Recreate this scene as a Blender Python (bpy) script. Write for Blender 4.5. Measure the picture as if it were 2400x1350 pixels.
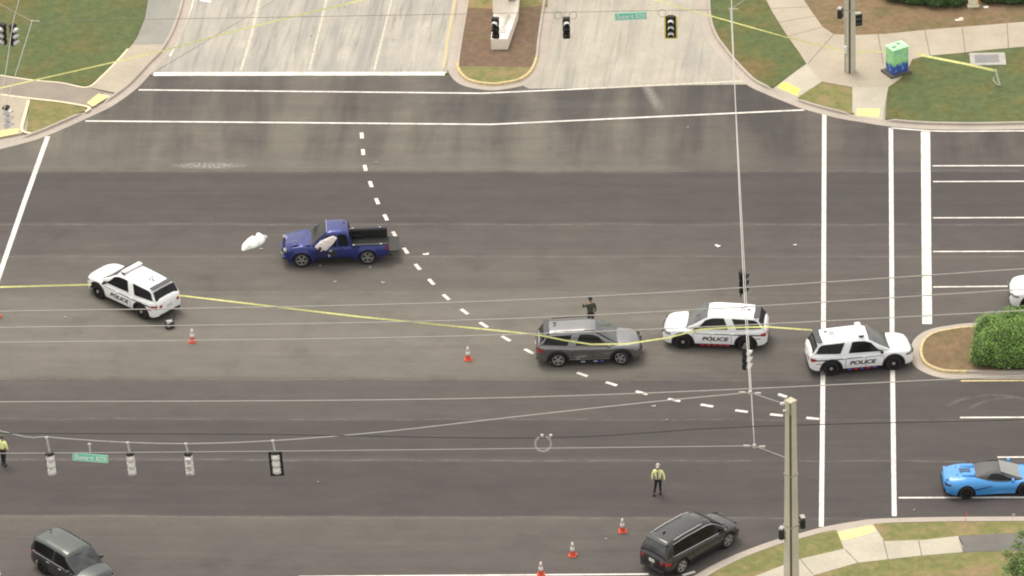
import bpy, bmesh, math, random
import numpy as np
from mathutils import Vector, Matrix
random.seed(7); np.random.seed(7)
R_ = math.radians
for o in list(bpy.data.objects): bpy.data.objects.remove(o)
scene = bpy.context.scene
COL = scene.collection

# ------------------------------------------------------------------ camera (helicopter, long lens)
TH, ROLL, YAW, DIST, PPM = R_(30), R_(-1.6), R_(-3.294), 343.0, 48.0
FPX = PPM*DIST
F = np.array([math.sin(YAW)*math.cos(TH), math.cos(YAW)*math.cos(TH), -math.sin(TH)])
R0 = np.array([math.cos(YAW), -math.sin(YAW), 0.0]); U0 = np.cross(R0, F)
RV = R0*math.cos(ROLL)+U0*math.sin(ROLL); UV = -R0*math.sin(ROLL)+U0*math.cos(ROLL)
CP = -F*DIST
def un(x, y, z=0.0):                      # photo pixel + height -> world point
    d = F*FPX+RV*(x-1200)-UV*(y-675); t = (z-CP[2])/d[2]; return CP+d*t
def unY(x, y, Y):                         # photo pixel on the vertical plane at world Y
    d = F*FPX+RV*(x-1200)-UV*(y-675); t = (Y-CP[1])/d[1]; return CP+d*t
cam = bpy.data.cameras.new('camera'); cam.lens = 36*FPX/2400; cam.sensor_width = 36
cam.clip_start = 5; cam.clip_end = 3000
co = bpy.data.objects.new('camera', cam); COL.objects.link(co)
M = Matrix.Identity(4)
for i, v in enumerate((RV, UV, -F)):
    for j in range(3): M[j][i] = v[j]
for j in range(3): M[j][3] = CP[j]
co.matrix_world = M; scene.camera = co

# ------------------------------------------------------------------ sky, sun, exposure
SUN_EL, SUN_AZ = R_(64), R_(328)           # high, hazy sun beyond the junction (azimuth from +Y to +X)
w = bpy.data.worlds.new('World'); scene.world = w; w.use_nodes = True
nt = w.node_tree; nt.nodes.clear()
sky = nt.nodes.new('ShaderNodeTexSky'); sky.sky_type = 'NISHITA'; sky.sun_disc = False
sky.sun_elevation = SUN_EL; sky.sun_rotation = SUN_AZ; sky.dust_density = 4.0; sky.air_density = 1.2; sky.ozone_density = 1.0
hs = nt.nodes.new('ShaderNodeHueSaturation'); hs.inputs['Saturation'].default_value = 0.35; hs.inputs['Value'].default_value = 3.6
tint = nt.nodes.new('ShaderNodeMix'); tint.data_type = 'RGBA'; tint.blend_type = 'MULTIPLY'; tint.inputs[0].default_value = 1
tint.inputs[7].default_value = (1.0, .95, .87, 1)
bg = nt.nodes.new('ShaderNodeBackground'); bg.inputs[1].default_value = 0.15
out = nt.nodes.new('ShaderNodeOutputWorld')
gm = nt.nodes.new('ShaderNodeGamma'); gm.inputs[1].default_value = 0.5      # evens the sky out towards a flat overcast
nt.links.new(sky.outputs[0], gm.inputs[0]); nt.links.new(gm.outputs[0], hs.inputs['Color']); nt.links.new(hs.outputs[0], tint.inputs[6])
nt.links.new(tint.outputs[2], bg.inputs[0]); nt.links.new(bg.outputs[0], out.inputs[0])
sl = bpy.data.lights.new('sun', 'SUN'); sl.energy = 1.35; sl.angle = R_(24); sl.color = (1, .95, .87)
so = bpy.data.objects.new('sun', sl); COL.objects.link(so)
sd = Vector((math.sin(SUN_AZ)*math.cos(SUN_EL), math.cos(SUN_AZ)*math.cos(SUN_EL), math.sin(SUN_EL)))
so.rotation_euler = sd.to_track_quat('Z', 'Y').to_euler()
vs = scene.view_settings; vs.view_transform = 'Standard'; vs.look = 'None'; vs.exposure = 0.12; vs.gamma = 1
scene.cycles.filter_width = 2.0            # soft video-like lens

# ------------------------------------------------------------------ helpers
def tag(o, label=None, cat=None, group=None, kind=None):
    if label: o['label'] = label
    if cat: o['category'] = cat
    if group: o['group'] = group
    if kind: o['kind'] = kind
    return o
def empty(name, loc, rz=0, **k):
    o = bpy.data.objects.new(name, None); COL.objects.link(o); o.location = Vector([float(c) for c in loc]); o.rotation_euler = (0, 0, rz)
    o.empty_display_size = .2
    return tag(o, **k)
def mesh(name, V, Fc, mat, parent=None, smooth=False, mats=None, midx=None):
    me = bpy.data.meshes.new(name); me.from_pydata([tuple(float(c) for c in v) for v in V], [], Fc)
    for m in (mats or [mat]): me.materials.append(m)
    if midx is not None: me.polygons.foreach_set('material_index', midx)
    if smooth: me.polygons.foreach_set('use_smooth', [True]*len(me.polygons))
    me.update()
    o = bpy.data.objects.new(name, me); COL.objects.link(o)
    if parent is not None: o.parent = parent
    return o
class MB:                                  # collects shapes into one mesh
    def __init__(s): s.V = []; s.F = []; s.m = []
    def add(s, V, Fc, m=0):
        n = len(s.V); s.V += [tuple(v) for v in V]; s.F += [tuple(i+n for i in f) for f in Fc]; s.m += [m]*len(Fc); return s
    def box(s, c, d, rz=0, m=0, bev=0, mat=None):
        x, y, z = d[0]/2, d[1]/2, d[2]/2
        if bev:
            b = min(bev, x*.9, y*.9, z*.9); V = []
            for k, zz, i in ((0, -z, b), (1, -z+b, 0), (2, z-b, 0), (3, z, b)):
                X, Y = x-i, y-i; bb = b if i == 0 else b*.4
                V += [(X-bb, -Y, zz), (X, -Y+bb, zz), (X, Y-bb, zz), (X-bb, Y, zz), (-X+bb, Y, zz), (-X, Y-bb, zz), (-X, -Y+bb, zz), (-X+bb, -Y, zz)]
            Fc = [tuple(range(7, -1, -1)), tuple(range(24, 32))]
            for k in range(3):
                for j in range(8): a = k*8+j; b2 = k*8+(j+1) % 8; Fc.append((a, b2, b2+8, a+8))
        else:
            V = [(a*x, b*y, c2*z) for c2 in (-1, 1) for a, b in ((-1, -1), (1, -1), (1, 1), (-1, 1))]
            Fc = [(3, 2, 1, 0), (4, 5, 6, 7), (0, 1, 5, 4), (1, 2, 6, 5), (2, 3, 7, 6), (3, 0, 4, 7)]
        if mat is not None: V = [tuple(mat @ Vector(v)) for v in V]
        else:
            cs, sn = math.cos(rz), math.sin(rz); V = [(v[0]*cs-v[1]*sn, v[0]*sn+v[1]*cs, v[2]) for v in V]
        return s.add([(v[0]+c[0], v[1]+c[1], v[2]+c[2]) for v in V], Fc, m)
    def tube(s, pts, r, n=8, m=0, cap=True):
        pts = [Vector([float(c) for c in p]) for p in pts]; rs = r if hasattr(r, '__len__') else [r]*len(pts)
        V = []; Fc = []
        for i, p in enumerate(pts):
            t = (pts[min(i+1, len(pts)-1)]-pts[max(i-1, 0)]).normalized()
            a = t.cross(Vector((0, 0, 1)) if abs(t.z) < .95 else Vector((1, 0, 0))).normalized(); b = t.cross(a)
            for k in range(n):
                q = 2*math.pi*k/n; V.append(tuple(p+(a*math.cos(q)+b*math.sin(q))*rs[i]))
        for i in range(len(pts)-1):
            for k in range(n): a0 = i*n+k; a1 = i*n+(k+1) % n; Fc.append((a0, a1, a1+n, a0+n))
        if cap: Fc += [tuple(range(n-1, -1, -1)), tuple(range(len(V)-n, len(V)))]
        return s.add(V, Fc, m)
    def lathe(s, prof, n=24, axis='z', c=(0, 0, 0), m=0):     # prof: (radius, along axis)
        V = []; Fc = []
        for r, h in prof:
            for k in range(n):
                q = 2*math.pi*k/n; a, b = r*math.cos(q), r*math.sin(q)
                V.append({'z': (a, b, h), 'y': (a, h, b), 'x': (h, a, b)}[axis])
        for i in range(len(prof)-1):
            for k in range(n): a0 = i*n+k; a1 = i*n+(k+1) % n; Fc.append((a0, a1, a1+n, a0+n))
        return s.add([(v[0]+c[0], v[1]+c[1], v[2]+c[2]) for v in V], Fc, m)
    def build(s, name, mat, parent=None, smooth=False, mats=None):
        o = mesh(name, s.V, s.F, mat, parent, smooth, mats, s.m if mats else None)
        bm = bmesh.new(); bm.from_mesh(o.data); bmesh.ops.recalc_face_normals(bm, faces=bm.faces); bm.to_mesh(o.data); bm.free()
        return o
def autosmooth(o, ang=40):
    bm = bmesh.new(); bm.from_mesh(o.data)
    for e in bm.edges:
        if len(e.link_faces) == 2 and e.calc_face_angle(0) > R_(ang): e.smooth = False
    for f in bm.faces: f.smooth = True
    bm.to_mesh(o.data); bm.free(); return o
# ---- materials
MC = {}
def nodes(name):
    m = bpy.data.materials.new(name); m.use_nodes = True; return m, m.node_tree.nodes, m.node_tree.links, m.node_tree.nodes['Principled BSDF']
def mat(name, col, rough=.6, metal=0, coat=0, var=.08, scale=3, bump=0, emit=0, alpha=1, spec=.5, bscale=None):
    if name in MC: return MC[name]
    m, N, L, P = nodes(name); MC[name] = m
    P.inputs['Roughness'].default_value = rough; P.inputs['Metallic'].default_value = metal
    P.inputs['Coat Weight'].default_value = coat; P.inputs['Coat Roughness'].default_value = .08; P.inputs['Specular IOR Level'].default_value = spec
    tc = N.new('ShaderNodeTexCoord'); nz = N.new('ShaderNodeTexNoise'); nz.inputs['Scale'].default_value = scale; nz.inputs['Detail'].default_value = 5
    L.new(tc.outputs['Object'], nz.inputs['Vector'])
    mr = N.new('ShaderNodeMapRange'); mr.inputs[1].default_value = .3; mr.inputs[2].default_value = .7; mr.inputs[3].default_value = 1-var; mr.inputs[4].default_value = 1+var
    L.new(nz.outputs['Fac'], mr.inputs[0])
    mx = N.new('ShaderNodeMix'); mx.data_type = 'RGBA'; mx.blend_type = 'MULTIPLY'; mx.inputs[0].default_value = 1; mx.inputs[6].default_value = (*col, 1)
    L.new(mr.outputs[0], mx.inputs[7]); L.new(mx.outputs[2], P.inputs['Base Color'])
    if bump:
        b = N.new('ShaderNodeBump'); b.inputs['Strength'].default_value = bump; b.inputs['Distance'].default_value = .02
        n2 = N.new('ShaderNodeTexNoise'); n2.inputs['Scale'].default_value = bscale or scale*6; n2.inputs['Detail'].default_value = 4
        L.new(tc.outputs['Object'], n2.inputs['Vector']); L.new(n2.outputs['Fac'], b.inputs['Height']); L.new(b.outputs[0], P.inputs['Normal'])
    if emit:
        P.inputs['Emission Color'].default_value = (*col, 1); P.inputs['Emission Strength'].default_value = emit
    return m
class G:                                   # tiny node-graph helper on world position
    def __init__(s, name, rough=.9):
        s.m, s.N, s.L, s.P = nodes(name); s.P.inputs['Roughness'].default_value = rough; s.P.inputs['Specular IOR Level'].default_value = .25
        s.geo = s.N.new('ShaderNodeNewGeometry'); s.sep = s.N.new('ShaderNodeSeparateXYZ'); s.L.new(s.geo.outputs['Position'], s.sep.inputs[0])
    def noise(s, scale, sx=1, sy=1, detail=5, rough=.55, dist=0, off=0, rot=0):
        mp = s.N.new('ShaderNodeMapping'); mp.inputs['Scale'].default_value = (sx, sy, 1); mp.inputs['Location'].default_value = (off, off*1.7, 0)
        src = s.geo.outputs['Position']
        if rot:
            vr = s.N.new('ShaderNodeVectorRotate'); vr.rotation_type = 'Z_AXIS'; vr.inputs['Angle'].default_value = rot; s.L.new(src, vr.inputs['Vector']); src = vr.outputs[0]
        s.L.new(src, mp.inputs[0])
        n = s.N.new('ShaderNodeTexNoise'); n.inputs['Scale'].default_value = scale; n.inputs['Detail'].default_value = detail
        n.inputs['Roughness'].default_value = rough; n.inputs['Distortion'].default_value = dist
        s.L.new(mp.outputs[0], n.inputs['Vector']); return n.outputs['Fac']
    def rng(s, v, a, b, c=0, d=1, smooth=False):
        r = s.N.new('ShaderNodeMapRange'); r.clamp = True
        if smooth: r.interpolation_type = 'SMOOTHSTEP'
        for i, q in zip((1, 2, 3, 4), (a, b, c, d)): r.inputs[i].default_value = q
        s.L.new(v, r.inputs[0]); return r.outputs[0]
    def math(s, op, a, b=None):
        n = s.N.new('ShaderNodeMath'); n.operation = op
        for i, q in enumerate((a, b)):
            if q is None: continue
            if isinstance(q, (int, float)): n.inputs[i].default_value = q
            else: s.L.new(q, n.inputs[i])
        return n.outputs[0]
    def mix(s, f, a, b, blend='MIX'):
        n = s.N.new('ShaderNodeMix'); n.data_type = 'RGBA'; n.blend_type = blend
        for i, q in ((0, f), (6, a), (7, b)):
            if isinstance(q, (int, float)) and i == 0: n.inputs[0].default_value = q
            elif isinstance(q, tuple): n.inputs[i].default_value = (*q, 1)
            else: s.L.new(q, n.inputs[i])
        return n.outputs[2]
    def ramp(s, v, stops):
        r = s.N.new('ShaderNodeValToRGB'); e = r.color_ramp.elements
        while len(e) > 1: e.remove(e[-1])
        e[0].position = stops[0][0]; e[0].color = (*stops[0][1], 1)
        for p, c in stops[1:]: q = e.new(p); q.color = (*c, 1)
        s.L.new(v, r.inputs[0]); return r.outputs[0]
    def bump(s, h, st=.3, d=.02):
        b = s.N.new('ShaderNodeBump'); b.inputs['Strength'].default_value = st; b.inputs['Distance'].default_value = d
        s.L.new(h, b.inputs['Height']); s.L.new(b.outputs[0], s.P.inputs['Normal'])
    def done(s, c, k=.87):
        if k != 1: c = s.mix(1, c, (k, k, k), 'MULTIPLY')
        s.L.new(c, s.P.inputs['Base Color']); return s.m

def asphalt():
    g = G('asphalt_road', .85); X, Y = g.sep.outputs[0], g.sep.outputs[1]
    wob = g.noise(.25, detail=3); Yw = g.math('ADD', Y, g.rng(wob, 0, 1, -.18, .18))
    yw = lambda y: un(1200, y)[1]
    Ya, Yb = yw(1500), yw(0)
    pos = lambda y: (yw(y)-Ya)/(Yb-Ya)
    def c(v):
        k = min(max((v-.09)/.07, 0), 1); return (v*(1.12-.05*k), v*(.985+.01*k), v*(.955-.09*k))
    st = [(1500, .108), (1330, .112), (1222, .128), (1216, .150), (1211, .138), (1208, .086), (1150, .081), (1090, .083), (1082, .086), (1079, .108), (1074, .104), (1070, .088), (990, .084), (982, .108),
          (900, .108), (893, .114), (884, .168), (800, .190), (700, .180), (686, .158), (678, .142), (604, .134), (600, .142), (596, .118), (530, .107), (526, .124), (522, .094), (406, .090), (399, .158), (395, .166), (300, .158), (215, .142)]
    t = g.rng(Yw, Ya, Yb)
    band = g.ramp(t, [(pos(y), c(v)) for y, v in st])
    even = g.ramp(t, [(0, c(.098)), (pos(1200), c(.088)), (pos(900), c(.088)), (pos(850), c(.112)), (pos(690), c(.116)), (pos(604), c(.112)), (pos(600), c(.128)), (pos(596), c(.108)), (pos(530), c(.100)), (pos(526), c(.112)), (pos(522), c(.086)), (pos(406), c(.083)), (pos(399), c(.108)), (pos(390), c(.100)), (1, c(.098))])
    Xr = g.math('ADD', X, g.rng(g.noise(.12, off=5), 0, 1, -5, 5))
    f = g.rng(Xr, un(1350, 675)[0], un(2000, 675)[0], 0, .85, True)
    col = g.mix(f, band, even)
    # streaks along the traffic
    s1 = g.noise(1.0, .06, 1.3, 6, .6); s2 = g.noise(2.2, .05, 2.2, 4, .6, off=9)
    col = g.mix(1, col, g.mix(g.rng(s1, .3, .7), (.93, .93, .93), (1.07, 1.07, 1.06)), 'MULTIPLY')
    col = g.mix(1, col, g.mix(g.rng(s2, .35, .65), (.965, .965, .965), (1.03, 1.03, 1.03)), 'MULTIPLY')
    # tyre streaks running from the side street
    nf = g.rng(Y, yw(420), yw(330), 0, 1, True)
    s3 = g.noise(.42, 1.15, .16, 4, .55, dist=.4, off=3)
    s3c = g.mix(g.rng(s3, .36, .62), (.64, .64, .68), (1.16, 1.14, 1.09))
    col = g.mix(g.math('MULTIPLY', nf, .9), col, g.mix(1, col, s3c, 'MULTIPLY'))
    # dark skid band below the island nose and scattered stains
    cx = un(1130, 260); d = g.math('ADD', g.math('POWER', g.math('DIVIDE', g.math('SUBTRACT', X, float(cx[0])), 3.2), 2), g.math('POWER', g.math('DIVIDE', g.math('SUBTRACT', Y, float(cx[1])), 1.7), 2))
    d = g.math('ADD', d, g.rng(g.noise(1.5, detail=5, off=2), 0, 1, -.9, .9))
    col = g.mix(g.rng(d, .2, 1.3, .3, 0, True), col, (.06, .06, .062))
    st1 = g.noise(.35, detail=6, rough=.6, off=31); col = g.mix(g.rng(st1, .54, .72, 0, .34), col, (.07, .067, .064))
    st2 = g.noise(.5, detail=7, rough=.7, off=55); col = g.mix(g.rng(st2, .62, .8, 0, .22), col, (.2, .185, .16))
    sm = None; sn = g.rng(g.noise(2.0, .6, .3, 6, .8, off=61), .40, .66, .0, 1)
    for yy, hw in ((526, .07), (601, .06), (686, .05), (890, .05), (983, .06), (1079, .09), (1213, .07), (401, .06)):
        m_ = g.rng(g.math('ABSOLUTE', g.math('SUBTRACT', g.math('ADD', Y, g.rng(wob, 0, 1, -.18, .18)), float(yw(yy)))), hw*.3, hw, 1, 0)
        sm = m_ if sm is None else g.math('MAXIMUM', sm, m_)
    col = g.mix(g.math('MULTIPLY', g.math('MULTIPLY', sm, sn), .5), col, (.30, .28, .25))
    md = g.noise(.7, .5, 1.0, 7, .75, off=91); col = g.mix(1, col, g.mix(g.rng(md, .3, .7), (.87, .87, .89), (1.12, 1.12, 1.10)), 'MULTIPLY')
    # faint curved tyre marks at the lower right
    for qx, qy, rad in ((2330, 1000, 2.9), (2385, 1005, 2.9)):
        c0 = un(qx, qy); dd = g.math('SQRT', g.math('ADD', g.math('POWER', g.math('SUBTRACT', X, float(c0[0])), 2), g.math('POWER', g.math('SUBTRACT', Y, float(c0[1])), 2)))
        k2 = g.math('MULTIPLY', g.rng(g.math('ABSOLUTE', g.math('SUBTRACT', dd, rad)), .03, .16, 1, 0), g.rng(g.noise(.9, off=12), .42, .6)); k2 = g.math('MULTIPLY', k2, g.rng(Y, float(yw(965)), float(yw(945)))); col = g.mix(g.math('MULTIPLY', k2, .32), col, (.27, .25, .22))
    # warm/cool blotches
    bl = g.noise(.9, detail=3, off=77); col = g.mix(1, col, g.mix(bl, (1.05, .98, 1.0), (.97, 1.02, .97)), 'MULTIPLY')
    gr = g.noise(14, detail=4, rough=.8); col = g.mix(1, col, g.mix(g.rng(gr, .3, .7), (.9, .9, .9), (1.1, 1.1, 1.1)), 'MULTIPLY')
    # chalky scrape marks
    p = un(490, 388); d2 = g.math('ADD', g.math('POWER', g.math('DIVIDE', g.math('SUBTRACT', X, float(p[0])), 1.9), 2), g.math('POWER', g.math('DIVIDE', g.math('SUBTRACT', Y, float(p[1])), .35), 2))
    sc = g.noise(7, 1, 1, 6, .75, off=13); msk = g.math('MULTIPLY', g.rng(d2, .2, 1.2, 1, 0), g.rng(sc, .46, .56))
    col = g.mix(g.math('MULTIPLY', msk, .9), col, (.42, .40, .38))
    # pale fluid streak from the side street
    a, b = un(1512, 195), un(1548, 262); ux, uy = (b-a)[0], (b-a)[1]; l = math.hypot(ux, uy); ux /= l; uy /= l
    al = g.math('ADD', g.math('MULTIPLY', g.math('SUBTRACT', X, float(a[0])), float(ux)), g.math('MULTIPLY', g.math('SUBTRACT', Y, float(a[1])), float(uy)))
    ac = g.math('ABSOLUTE', g.math('ADD', g.math('MULTIPLY', g.math('SUBTRACT', X, float(a[0])), float(-uy)), g.math('MULTIPLY', g.math('SUBTRACT', Y, float(a[1])), float(ux))))
    k = g.math('MULTIPLY', g.rng(ac, 0, .42, .75, 0, True), g.rng(al, l*.6, l*1.15, 1, 0, True)); k = g.math('MULTIPLY', k, g.rng(al, -1, 0, 0, 1)); k = g.math('MULTIPLY', k, g.rng(g.noise(5, off=4), .3, .6, .4, 1))
    col = g.mix(k, col, (.36, .335, .29))
    g.bump(gr, .25, .01)
    return g.done(col)
def concrete(name, base, streak=.0, warm=(1.05, 1, .9), dark=.5, joint=0):
    g = G(name, .85)
    b = tuple(base*q for q in warm)
    n1 = g.noise(.5, detail=6, rough=.65, off=2); col = g.mix(g.rng(n1, .3, .7), tuple(c*.88 for c in b), tuple(c*1.1 for c in b))
    n2 = g.noise(6, detail=5, rough=.7, off=8); col = g.mix(1, col, g.mix(g.rng(n2, .3, .7), (.92, .92, .92), (1.07, 1.07, 1.07)), 'MULTIPLY')
    if streak:
        A = R_(3.5); grey = (base*.62, base*.60, base*.56)
        s = g.noise(.75, 1.5, .12, 6, .6, dist=.3, off=1, rot=A); col = g.mix(g.rng(s, .42, .66, 0, streak), col, grey)
        s = g.noise(2.2, 1.8, .09, 6, .65, dist=.5, off=17, rot=A); col = g.mix(g.rng(s, .50, .70, 0, streak*.95), col, (base*.40, base*.385, base*.36))
        s = g.noise(2.6, 1, .55, 6, .75, off=41, rot=A); col = g.mix(g.rng(s, .63, .70, 0, streak*1.2), col, (.10, .095, .085))
        s = g.noise(.35, detail=4, off=71); col = g.mix(g.rng(s, .48, .66, 0, streak*.55), col, (base*.72, base*.70, base*.66))
        s = g.noise(.55, 1.6, .2, 5, .6, off=91, rot=A); col = g.mix(g.rng(s, .55, .72, 0, .5), col, (base*1.22, base*1.16, base*1.0))
    n3 = g.noise(1.6, detail=6, rough=.7, off=23); col = g.mix(g.rng(n3, .6, .75, 0, .35), col, tuple(c*.7 for c in b))
    g.bump(n2, .2, .01); return g.done(col)
def soil(name, cols, scale=.7, bump=.6):
    g = G(name, 1.0); g.P.inputs['Specular IOR Level'].default_value = .1
    n = g.noise(scale, detail=6, rough=.6, off=scale*7); col = g.ramp(n, [(.32+.36*i/(len(cols)-1), c) for i, c in enumerate(cols)])
    n2 = g.noise(9, detail=6, rough=.8, off=5); col = g.mix(1, col, g.mix(g.rng(n2, .3, .7), (.84, .85, .83), (1.14, 1.14, 1.14)), 'MULTIPLY')
    n3 = g.noise(2.5, detail=4, rough=.7, off=15); col = g.mix(1, col, g.mix(g.rng(n3, .3, .7), (.76, .80, .76), (1.18, 1.14, 1.14)), 'MULTIPLY')
    g.bump(n2, bump, .08); return g.done(col)
def paint(name, col, wear=.25, sc=3.):
    g = G(name, .7); n = g.noise(sc, detail=7, rough=.75, off=6); n2 = g.noise(12, detail=4, rough=.8)
    c = g.mix(g.rng(n, .45, .68, 0, wear), col, tuple(q*.45 for q in col)); c = g.mix(1, c, g.mix(n2, (.93, .93, .93), (1.05, 1.05, 1.05)), 'MULTIPLY')
    return g.done(c, 1)
ASPH = asphalt()
CONC_W = concrete('approach_concrete', .51, .68, (1.07, .99, .84))
CONC_E = concrete('approach_concrete_east', .50, .42, (1.08, .98, .80))
WALK = concrete('sidewalk_concrete', .46, 0, (1.14, .99, .77))
KERB = concrete('kerb_concrete', .47, 0, (1.12, .98, .84)); JOINT = mat('joint_dark', (.2, .185, .15), .9)
WALKB = concrete('patch_asphalt_path', .20, 0, (1.06, 1, .90))
GRASS = soil('lawn_grass', [(.245, .180, .092), (.205, .180, .078), (.170, .182, .080), (.142, .180, .084), (.172, .186, .078), (.215, .180, .084), (.25, .182, .095)], .13)
GRASS2 = soil('verge_grass', [(.37, .28, .155), (.33, .28, .135), (.25, .26, .105), (.34, .285, .14), (.39, .28, .165)], .45)
MULCH = soil('mulch_soil', [(.24, .165, .10), (.30, .21, .13), (.21, .18, .09)], .5)
MULCHP = soil('mulch_soil_purple', [(.21, .145, .105), (.25, .17, .125), (.21, .175, .095)], .4)
WHITE = paint('white_road_paint', (.82, .78, .72), .7, 1.6); WORN = paint('worn_white_road_paint', (.66, .60, .50), .8, 6); YELL = paint('yellow_road_paint', (.68, .55, .30), .8, 6)
TACT = mat('tactile_yellow', (.78, .66, .30), .8, var=.15, scale=6); TACT2 = mat('tactile_yellow_bright', (.82, .78, .16), .8, var=.12, scale=6)

# ------------------------------------------------------------------ ground
def smoothline(P, n=6):
    P = [np.array(p, float) for p in P]; Q = []
    for i in range(len(P)-1):
        p0 = P[max(i-1, 0)]; p1 = P[i]; p2 = P[i+1]; p3 = P[min(i+2, len(P)-1)]
        for k in range(n):
            t = k/n; Q.append(.5*((2*p1)+(-p0+p2)*t+(2*p0-5*p1+4*p2-p3)*t*t+(-p0+3*p1-3*p2+p3)*t**3))
    Q.append(P[-1]); return Q
def sheet(name, pts, z, mat_, thick=0, parent=None, extra=None, kind='structure'):
    bm = bmesh.new(); vs = [bm.verts.new((float(p[0]), float(p[1]), z)) for p in pts]; f = bm.faces.new(vs)
    if f.normal.z < 0: bmesh.ops.reverse_faces(bm, faces=[f])
    bm.normal_update()
    if f.normal.z < 0: bmesh.ops.reverse_faces(bm, faces=[f])
    if thick:
        r = bmesh.ops.extrude_face_region(bm, geom=[f]); nv = [e for e in r['geom'] if isinstance(e, bmesh.types.BMVert)]
        for v in nv: v.co.z = z
        for v in vs: v.co.z = z-thick
        bmesh.ops.delete(bm, geom=[f], context='FACES_ONLY') if f.is_valid else None
    bmesh.ops.triangulate(bm, faces=[f for f in bm.faces if len(f.verts) > 4])
    bmesh.ops.recalc_face_normals(bm, faces=bm.faces)
    for f in bm.faces:
        if abs(f.normal.z) > .9 and f.normal.z < 0 and not thick: f.normal_flip()
    me = bpy.data.meshes.new(name); bm.to_mesh(me); bm.free(); me.materials.append(mat_)
    if extra:                              # joints in the same mesh
        me.materials.append(JOINT); b2 = bmesh.new(); b2.from_mesh(me)
        for a, b in extra:
            a = np.array(a)[:2]; b = np.array(b)[:2]; d = (b-a)/np.linalg.norm(b-a); n = np.array([-d[1], d[0]])*.022
            q = [b2.verts.new((float(c[0]), float(c[1]), z+.003)) for c in (a-n, b-n, b+n, a+n)]; ff = b2.faces.new(q); ff.material_index = 1
            if (b-a)[0]*n[1]-(b-a)[1]*n[0] < 0: ff.normal_flip()
        b2.to_mesh(me); b2.free()
    o = bpy.data.objects.new(name, me); COL.objects.link(o)
    if parent: o.parent = parent
    if kind and not parent: o['kind'] = kind
    return o
def px(L, z=0.0): return [un(x, y, z) for x, y in L]
sheet('ground', [(-400, -400), (400, -400), (400, 500), (-400, 500)], -.06, GRASS)
yS = -32
sheet('road', [(-140, yS), (140, yS), (140, un(0, 178)[1]), (-140, un(0, 178)[1])], 0, ASPH)
def kerb(name, P, side, ramps=(), pan=.44, top=.15, yellow=None, h0=.14, pmat=None, n=6):
    Q = smoothline([un(x, y)[:2] for x, y in P], n)
    V = []; Fc = []; V2 = []; F2 = []
    RW = [(un(x, y)[:2], r) for x, y, r in ramps]
    YW = [(un(a, b)[:2], un(c, d)[:2]) for a, b, c, d in (yellow or [])]
    nn = len(Q)
    for i, q in enumerate(Q):
        t = Q[min(i+1, nn-1)]-Q[max(i-1, 0)]; t = t/np.linalg.norm(t); nv = np.array([-t[1], t[0]])*side
        h = h0
        for c, r in RW:
            dd = np.linalg.norm(q-c); k = min(max((dd-r)/.5, 0), 1); h = min(h, .03+(h0-.03)*k)
        for o, z in ((0, -.05), (0, .012), (pan, .02), (pan+.03, h), (pan+top, h+.002), (pan+top+.01, -.05)):
            V.append((*(q+nv*o), z))
        for o, z in ((pan+.0, .024), (pan+.025, h+.003), (pan+top+.004, h+.005), (pan+top+.014, .0)): V2.append((*(q+nv*o), z))
    for i in range(nn-1):
        for k in range(5): a = i*6+k; Fc.append((a, a+1, a+7, a+6))
    for (a, b) in YW:                      # painted stretch between the two nearest stations
        ia = int(np.argmin([np.linalg.norm(q-a) for q in Q])); ib = int(np.argmin([np.linalg.norm(q-b) for q in Q])); ia, ib = min(ia, ib), max(ia, ib)
        for i in range(ia, ib):
            for k in range(3): c = i*4+k; F2.append((c, c+1, c+5, c+4))
    o = mesh(name, V, Fc, KERB); bm = bmesh.new(); bm.from_mesh(o.data); bmesh.ops.recalc_face_normals(bm, faces=bm.faces); bm.to_mesh(o.data); bm.free()
    o['kind'] = 'structure'
    if F2:
        p = mesh('kerb_paint', V2, F2, pmat or YELL, o); bm = bmesh.new(); bm.from_mesh(p.data); bmesh.ops.delete(bm, geom=[v for v in bm.verts if not v.link_faces], context='VERTS'); bmesh.ops.recalc_face_normals(bm, faces=bm.faces); bm.to_mesh(p.data); bm.free()
    return o, Q
def inner(Q, side, off):
    R = []
    for i, q in enumerate(Q):
        t = Q[min(i+1, len(Q)-1)]-Q[max(i-1, 0)]; t = t/np.linalg.norm(t); R.append(q+np.array([-t[1], t[0]])*side*off)
    return R
def cut(Q, a, b):                          # stretch of an offset line between two world points
    ia = int(np.argmin([np.linalg.norm(q-np.array(a)[:2]) for q in Q])); ib = int(np.argmin([np.linalg.norm(q-np.array(b)[:2]) for q in Q]))
    return Q[ia:ib+1] if ia <= ib else Q[ib:ia+1][::-1]
ZG, ZW = .12, .135
# north approach slabs
NWE = [(-420, 470), (-200, 400), (0, 350), (59, 335), (104, 321), (163, 296), (207, 276), (252, 255), (280, 238), (321, 207), (350, 177), (376, 149), (397, 128), (420, 92), (438, 50), (452, 0), (470, -90), (482, -260)]
MED = [(1080, -260), (1078, -90), (1073, 0), (1059, 88), (1051, 140), (1050, 166), (1067, 190), (1096, 204), (1149, 212), (1198, 207), (1236, 197), (1265, 175), (1281, 140), (1287, 88), (1300, 0), (1312, -90), (1322, -260)]
NEE = [(1640, -260), (1636, -90), (1638, 0), (1642, 50), (1655, 88), (1679, 123), (1708, 158), (1749, 198), (1798, 222), (1842, 240), (1887, 257), (1963, 277), (2021, 287), (2079, 296), (2167, 303), (2284, 305), (2400, 303), (2700, 297), (3100, 290)]
SEE = [(1330, 1530), (1480, 1440), (1560, 1387), (1630, 1348), (1667, 1327), (1717, 1303), (1767, 1283), (1825, 1263), (1875, 1250), (1932, 1235), (2000, 1223), (2061, 1216), (2218, 1212), (2400, 1211), (2800, 1210), (3200, 1210)]
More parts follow.
